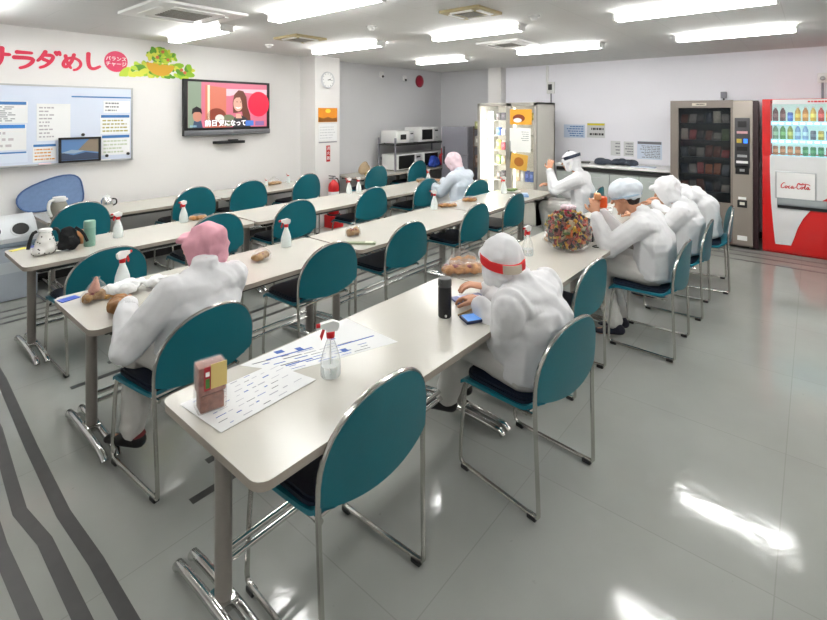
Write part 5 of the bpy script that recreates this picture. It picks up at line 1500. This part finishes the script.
    for k in (0, 1):
        hj = hip + rt * (-.095 if k == 0 else .095) - up * .01
        an = ft[k] + (kn[k] - ft[k]).normalized() * .035
        b.limb([hj, kn[k], an], [.098, .078, .062])
    tr = b.build('trousers', M_trou, t)
    kk = [x.copy() for x in kn] + [x.copy() for x in ft]
    voxelize(tr, .010, 3, lambda c, n: n * ((.5 - abs(noise.noise(Vector((c.x * 10, c.y * 10 + seed, c.z * 13))) * 3)) * (.003 + .008 * math.exp(-(min((c - q).length for q in kk) / .11) ** 2))))
    # ---- shoes
    for k in (0, 1):
        b = MB(); a = ft[k]; d = Vector((td[k].x, td[k].y, td[k].z)); lat = d.cross(up).normalized()
        S = Matrix((lat, d, lat.cross(d))).transposed()
        b.hull([(a - d * .035 - up * .025, (.036, .036, .035), S), (a + up * .01, (.040, .042, .02), S)])
        b.hull([(a - d * .035 - up * .03, (.036, .036, .03), S), (a + d * .07 - up * .042, (.040, .05, .02), S), (a + up * .0, (.036, .04, .02), S)])
        b.hull([(a + d * .07 - up * .042, (.041, .05, .021), S), (a + d * .14 - up * .048, (.036, .034, .016), S)])
        so = b.build('shoe', M_navyshoe if seed % 2 == 0 else M_black, t); voxelize(so, .008, 2)
        if seed == 1:
            MB().hull([(a - d * .02 + up * .0, (.041, .044, .012), S), (a + up * .01, (.041, .043, .008), S)]).build('red_lining', mat('shoe_red', '6a1c22', .7), so)
    hood(t, head, neck, G, B, g, gr, gu, tors, f, rt, seed)
    return t

def wob(seed, amp=.006, fr=14):
    return lambda c, n: n * ((.35 - abs(noise.noise(c * fr + Vector((seed, seed, 0))))) * amp * 1.8 + noise.noise(c * 32) * amp * .35)

def hood_full(m, band=None, patch=None, capm=None, brim=False, bandz=.025, tilt=-.018, tall=1., drape=True, puff=None, goggles=None):
    """hood covering crown, nape and neck with the face left open at the front"""
    def fn(t, head, neck, G, B, g, gr, gu, tors, f, rt, seed):
        b = MB(); G4 = G.to_4x4()
        b.ball(head + gu * (.026 * tall) - g * .012, (.090, .102, .094 * tall), 24, G4)
        b.hull([(head - g * .030 + gu * .0, (.092, .086, .06), G), (head - gu * .075 - g * .03, (.080, .066, .035), G)])
        if drape: b.hull([(head - gu * .07 - g * .03, (.074, .062, .035), G), (neck + tors * .02, (.056, .052, .028), B)])
        # sides along the cheeks
        for s in (-1, 1): b.hull([(head + gr * s * .068 + gu * .03 + g * .03, (.022, .05, .04), G), (head + gr * s * .050 - gu * .085 + g * .028, (.022, .036, .03), G)])
        if brim:
            b.hull([(head + gu * .062 + g * .06, (.080, .05, .020), G), (head + gu * .054 + g * .104, (.060, .028, .017), G)])
        if puff:
            b.ball(head + gu * .07 - g * .005, (.108, .118, .075), 20, G4)
        h = b.build('hood', m, t); voxelize(h, .0075, 2, wob(seed, .012, 13))
        if capm:      # separate top of another tint
            q = MB().ball(head + gu * .072 - g * .014, (.096, .108, .068), 20, G4).build('cap_crown', capm, h)
        if band:
            b = MB(); P_ = []
            for i in range(36):
                a = 2 * PI * i / 36
                P_.append(head + gu * (bandz + tilt * math.sin(a)) - g * .014 + gr * (.0985 * math.cos(a)) + g * (.110 * math.sin(a)))
            hh = .019
            vs = []
            for p in P_:
                c0 = head + gu * bandz - g * .014; out = (p - c0).normalized()
                vs.append([b.b.verts.new(p + gu * z + out * o_) for z, o_ in ((-hh, -.008), (-hh, .002), (hh, .002), (hh, -.008))])
            for i in range(36):
                a_, b_ = vs[i], vs[(i + 1) % 36]
                for k in range(4): b.b.faces.new((a_[k], a_[(k + 1) % 4], b_[(k + 1) % 4], b_[k]))
            hb = b.build('headband', band, t)
            if patch:
                b = MB(); n = 6; rows = []
                for i in range(n + 1):
                    a = math.radians(patch[0] - 26 + 52 * i / n); c0 = head + gu * bandz - g * .014
                    p = head + gu * (bandz + tilt * math.sin(a)) - g * .014 + gr * (.1015 * math.cos(a)) + g * (.113 * math.sin(a)); out = (p - c0).normalized()
                    rows.append([b.b.verts.new(p + gu * z + out * o_) for z, o_ in ((-hh * .95, -.004), (-hh * .95, .003), (hh * .95, .003), (hh * .95, -.004))])
                for a_, b_ in zip(rows, rows[1:]):
                    for k in range(4): b.b.faces.new((a_[k], a_[(k + 1) % 4], b_[(k + 1) % 4], b_[k]))
                b.b.faces.new(rows[0]); b.b.faces.new(rows[-1])
                b.build('band_patch', M_beige, hb)
    return fn
def bouffant(m):
    def fn(t, head, neck, G, B, g, gr, gu, tors, f, rt, seed):
        b = MB(); b.ball(head + gu * .062 - g * .012, (.110, .122, .078), 24, G.to_4x4())
        b.ball(head + gu * .03 - g * .03, (.094, .092, .06), 20, G.to_4x4())
        h = b.build('bouffant_cap', m, t); voxelize(h, .0075, 2, wob(seed, .012, 15))
        b = MB(); P_ = [head + gu * .012 - g * .012 + gr * (.094 * math.cos(2 * PI * i / 30)) + g * (.104 * math.sin(2 * PI * i / 30)) for i in range(30)]
        b.tube(P_, .007, closed=True, seg=8); b.build('elastic_rim', mat('pale_blue_elastic', 'a9c1d6', .7), h)
        b = MB(); b.hull([(head - g * .045 + gu * .0, (.075, .06, .04), G), (head - g * .05 - gu * .035, (.06, .04, .025), G)])
        b.build('hair', mat('dark_hair', '2a1c15', .7, bump=.4, bscale=60), t)
    return fn
M_hood = mat('white_hood_cloth', 'e6e6e8', .8, bump=.2, bscale=14)
dn = (0, 0, -1)
# 1: pink cap, second row near end
person((.45, 1.15, 0), 'person in a pink cap and white coat, seated at the second row', (-.10, 1),
       (.41, 1.205, .54), (.43, 1.17, .75), (.45, 1.19, .925), (.495, 1.27, .995), (-.8, 1, -.18),
       [((.19, 1.43, .765), (.15, 1, -.25), (.6, 0, -.8), .45, (-.55, -.5, -.8)), ((.58, 1.58, .745), (-.7, 1, -.1), dn, .35)],
       [(.25, 1.43, .545), (.60, 1.45, .53)], [(.225, 1.46, .10), (.62, 1.45, .09)], [(-.45, 1, 0), (.1, 1, 0)],
       hood_full(M_pink, brim=True), seed=1)
o = blob('brown_purse', (.175, 1.50, TZ), (.13, .10, .08), mat('brown_leather', '8f6130', .5, var=.3, vscale=12, bump=.2), 'brown lumpy pouch held on the table by the pink cap person', 'pouch', 31, rz=60)
# 2: red headband, front row
person((1.38, -.10, 0), 'person in white with a red headband, bent over the front row table', (.05, 1),
       (1.36, -.115, .54), (1.33, -.15, .76), (1.28, -.09, .93), (1.275, .01, .985), (.62, .9, -.12),
       [((1.30, .15, .76), (.3, 1, -.1), dn, .5, (.0, -.4, -1)), ((1.48, .22, .76), (-.5, 1, .1), dn, .5)],
       [(1.30, .24, .54), (1.52, .25, .54)], [(1.40, .42, .13), (1.60, .45, .12)], [(-.12, 1, -.1), (.1, 1, -.1)],
       hood_full(M_hood, band=M_redband, patch=(268,), bandz=.012, tilt=.028, tall=1.04), seed=3)
# 3: bouffant cap, eating
P3 = (3.12, -.2, 0)
person(P3, 'person in a puffy bouffant cap holding an orange packet to the mouth', (.05, 1),
       (3.12, -.215, .54), (3.10, -.22, .76), (3.07, -.14, .955), (3.035, -.035, 1.045), (.05, 1, -.3),
       [((2.93, .15, .92), (.35, .15, .9), (.6, .3, -.2), .7, (-.3, -.3, -1)), ((3.12, .18, .91), (-.3, .1, .9), (-.6, -.2, 0), .6)],
       [(3.02, .17, .54), (3.24, .18, .54)], [(2.98, .02, .10), (3.12, .03, .10)], [(0, 1, -.15), (.1, 1, -.15)],
       bouffant(mat('bouffant_white', 'dfe6ee', .8)), seed=2)
t = empty('orange_packet', (3.045, .13, .995), 0, 'orange food packet held to the mouth of the bouffant cap person', 'packet')
MB().box((0, 0, 0), (.075, .06, .085), bev=.018, rz=.3).build('packet', mat('vivid_orange', 'ee5a1e', .5, var=.1), t)
MB().box((-.04, .03, .045), (.07, .05, .05), bev=.014, rz=.5).build('bread_end', mat('pale_orange_bread', 'e09a6a', .6, var=.2), t)
# 4: hooded person
person((4.02, -.28, 0), 'person in a peaked white hood, seated beyond the bouffant cap person', (0, 1),
       (4.00, -.245, .54), (4.00, -.27, .74), (4.00, -.22, .905), (3.99, -.11, .985), (.0, 1, -.35),
       [((3.86, .13, .77), (.4, 1, .1), dn, .4), ((4.14, .14, .77), (-.3, 1, 0), dn, .4)],
       [(3.92, .08, .54), (4.14, .08, .54)], [(3.92, .0, .10), (4.14, .02, .10)], [(0, 1, 0), (0, 1, 0)],
       hood_full(M_hood, brim=True, puff=None, tall=1.1), seed=4)
# 5: last, bent far down
person((4.82, -.32, 0), 'person in white bent far forward, last of the front row beside the snack machine', (0, 1),
       (4.78, -.29, .54), (4.76, -.26, .78), (4.74, -.12, .92), (4.72, .03, .92), (.0, 1, -.5),
       [((4.62, .14, .765), (.4, 1, 0), dn, .4), ((4.92, .14, .765), (-.3, 1, 0), dn, .4)],
       [(4.74, .06, .54), (4.94, .06, .54)], [(4.74, .0, .10), (4.94, .02, .10)], [(0, 1, 0), (0, 1, 0)],
       hood_full(M_hood, brim=False), seed=5)
# 6: dark headband, far end of the second row
person((4.92, .95, 0), 'person in white with a dark headband, a hand raised to the mouth', (-.1, 1),
       (4.93, .98, .55), (4.91, .98, .77), (4.89, 1.02, .985), (4.87, 1.11, 1.10), (-.15, 1, -.2),
       [((4.74, 1.32, 1.00), (.35, .0, 1), (.7, .1, -.3), .5, (-.5, .3, -1)), ((4.98, 1.40, .78), (-.4, .8, .2), dn, .5)],
       [(4.84, 1.42, .54), (5.04, 1.42, .54)], [(4.84, 1.36, .10), (5.04, 1.38, .10)], [(0, 1, 0), (0, 1, 0)],
       hood_full(M_hood, band=mat('dark_band', '2c3446', .6), bandz=.055), seed=6)
# 7: bent person at the third row
person((4.42, 2.25, 0), 'person in a pale pink hood bent over the third row table', (0, 1),
       (4.36, 2.34, .54), (4.37, 2.31, .77), (4.37, 2.36, .955), (4.37, 2.46, 1.05), (-.1, 1, -.5),
       [((4.24, 2.76, .765), (.3, 1, 0), dn, .4), ((4.55, 2.78, .765), (-.3, 1, 0), dn, .4)],
       [(4.34, 2.74, .54), (4.54, 2.74, .54)], [(4.34, 2.70, .10), (4.54, 2.72, .10)], [(0, 1, 0), (0, 1, 0)],
       hood_full(mat('pale_pink_hood', 'e3cbd3', .8, bump=.2, bscale=18), brim=False), coatm=mat('pale_blue_white_coat', 'd4dce6', .75, bump=.25, bscale=9), seed=7)

# ------------------------------------------------------------------ camera and output
cam = bpy.data.cameras.new('camera'); co = bpy.data.objects.new('camera', cam); C.objects.link(co)
cam.sensor_fit = 'HORIZONTAL'; cam.sensor_width = 36; cam.lens = F / 827 * 36
cam.shift_x = (413.5 - CX) / 827; cam.shift_y = -(310 - CY) / 827
cam.clip_start = .05
co.location = (X0, Y0, Z0)
co.rotation_euler = (PI / 2, 0, YAW - PI / 2)
sc = bpy.context.scene
sc.camera = co
w = bpy.data.worlds.new('world'); w.use_nodes = True
w.node_tree.nodes['Background'].inputs[0].default_value = (.8, .85, .9, 1)
w.node_tree.nodes['Background'].inputs[1].default_value = .3
sc.world = w
sc.view_settings.view_transform = 'Standard'
sc.view_settings.look = 'None'
sc.view_settings.gamma = 1
sc.view_settings.use_curve_mapping = False
sc.view_settings.exposure = 1.0
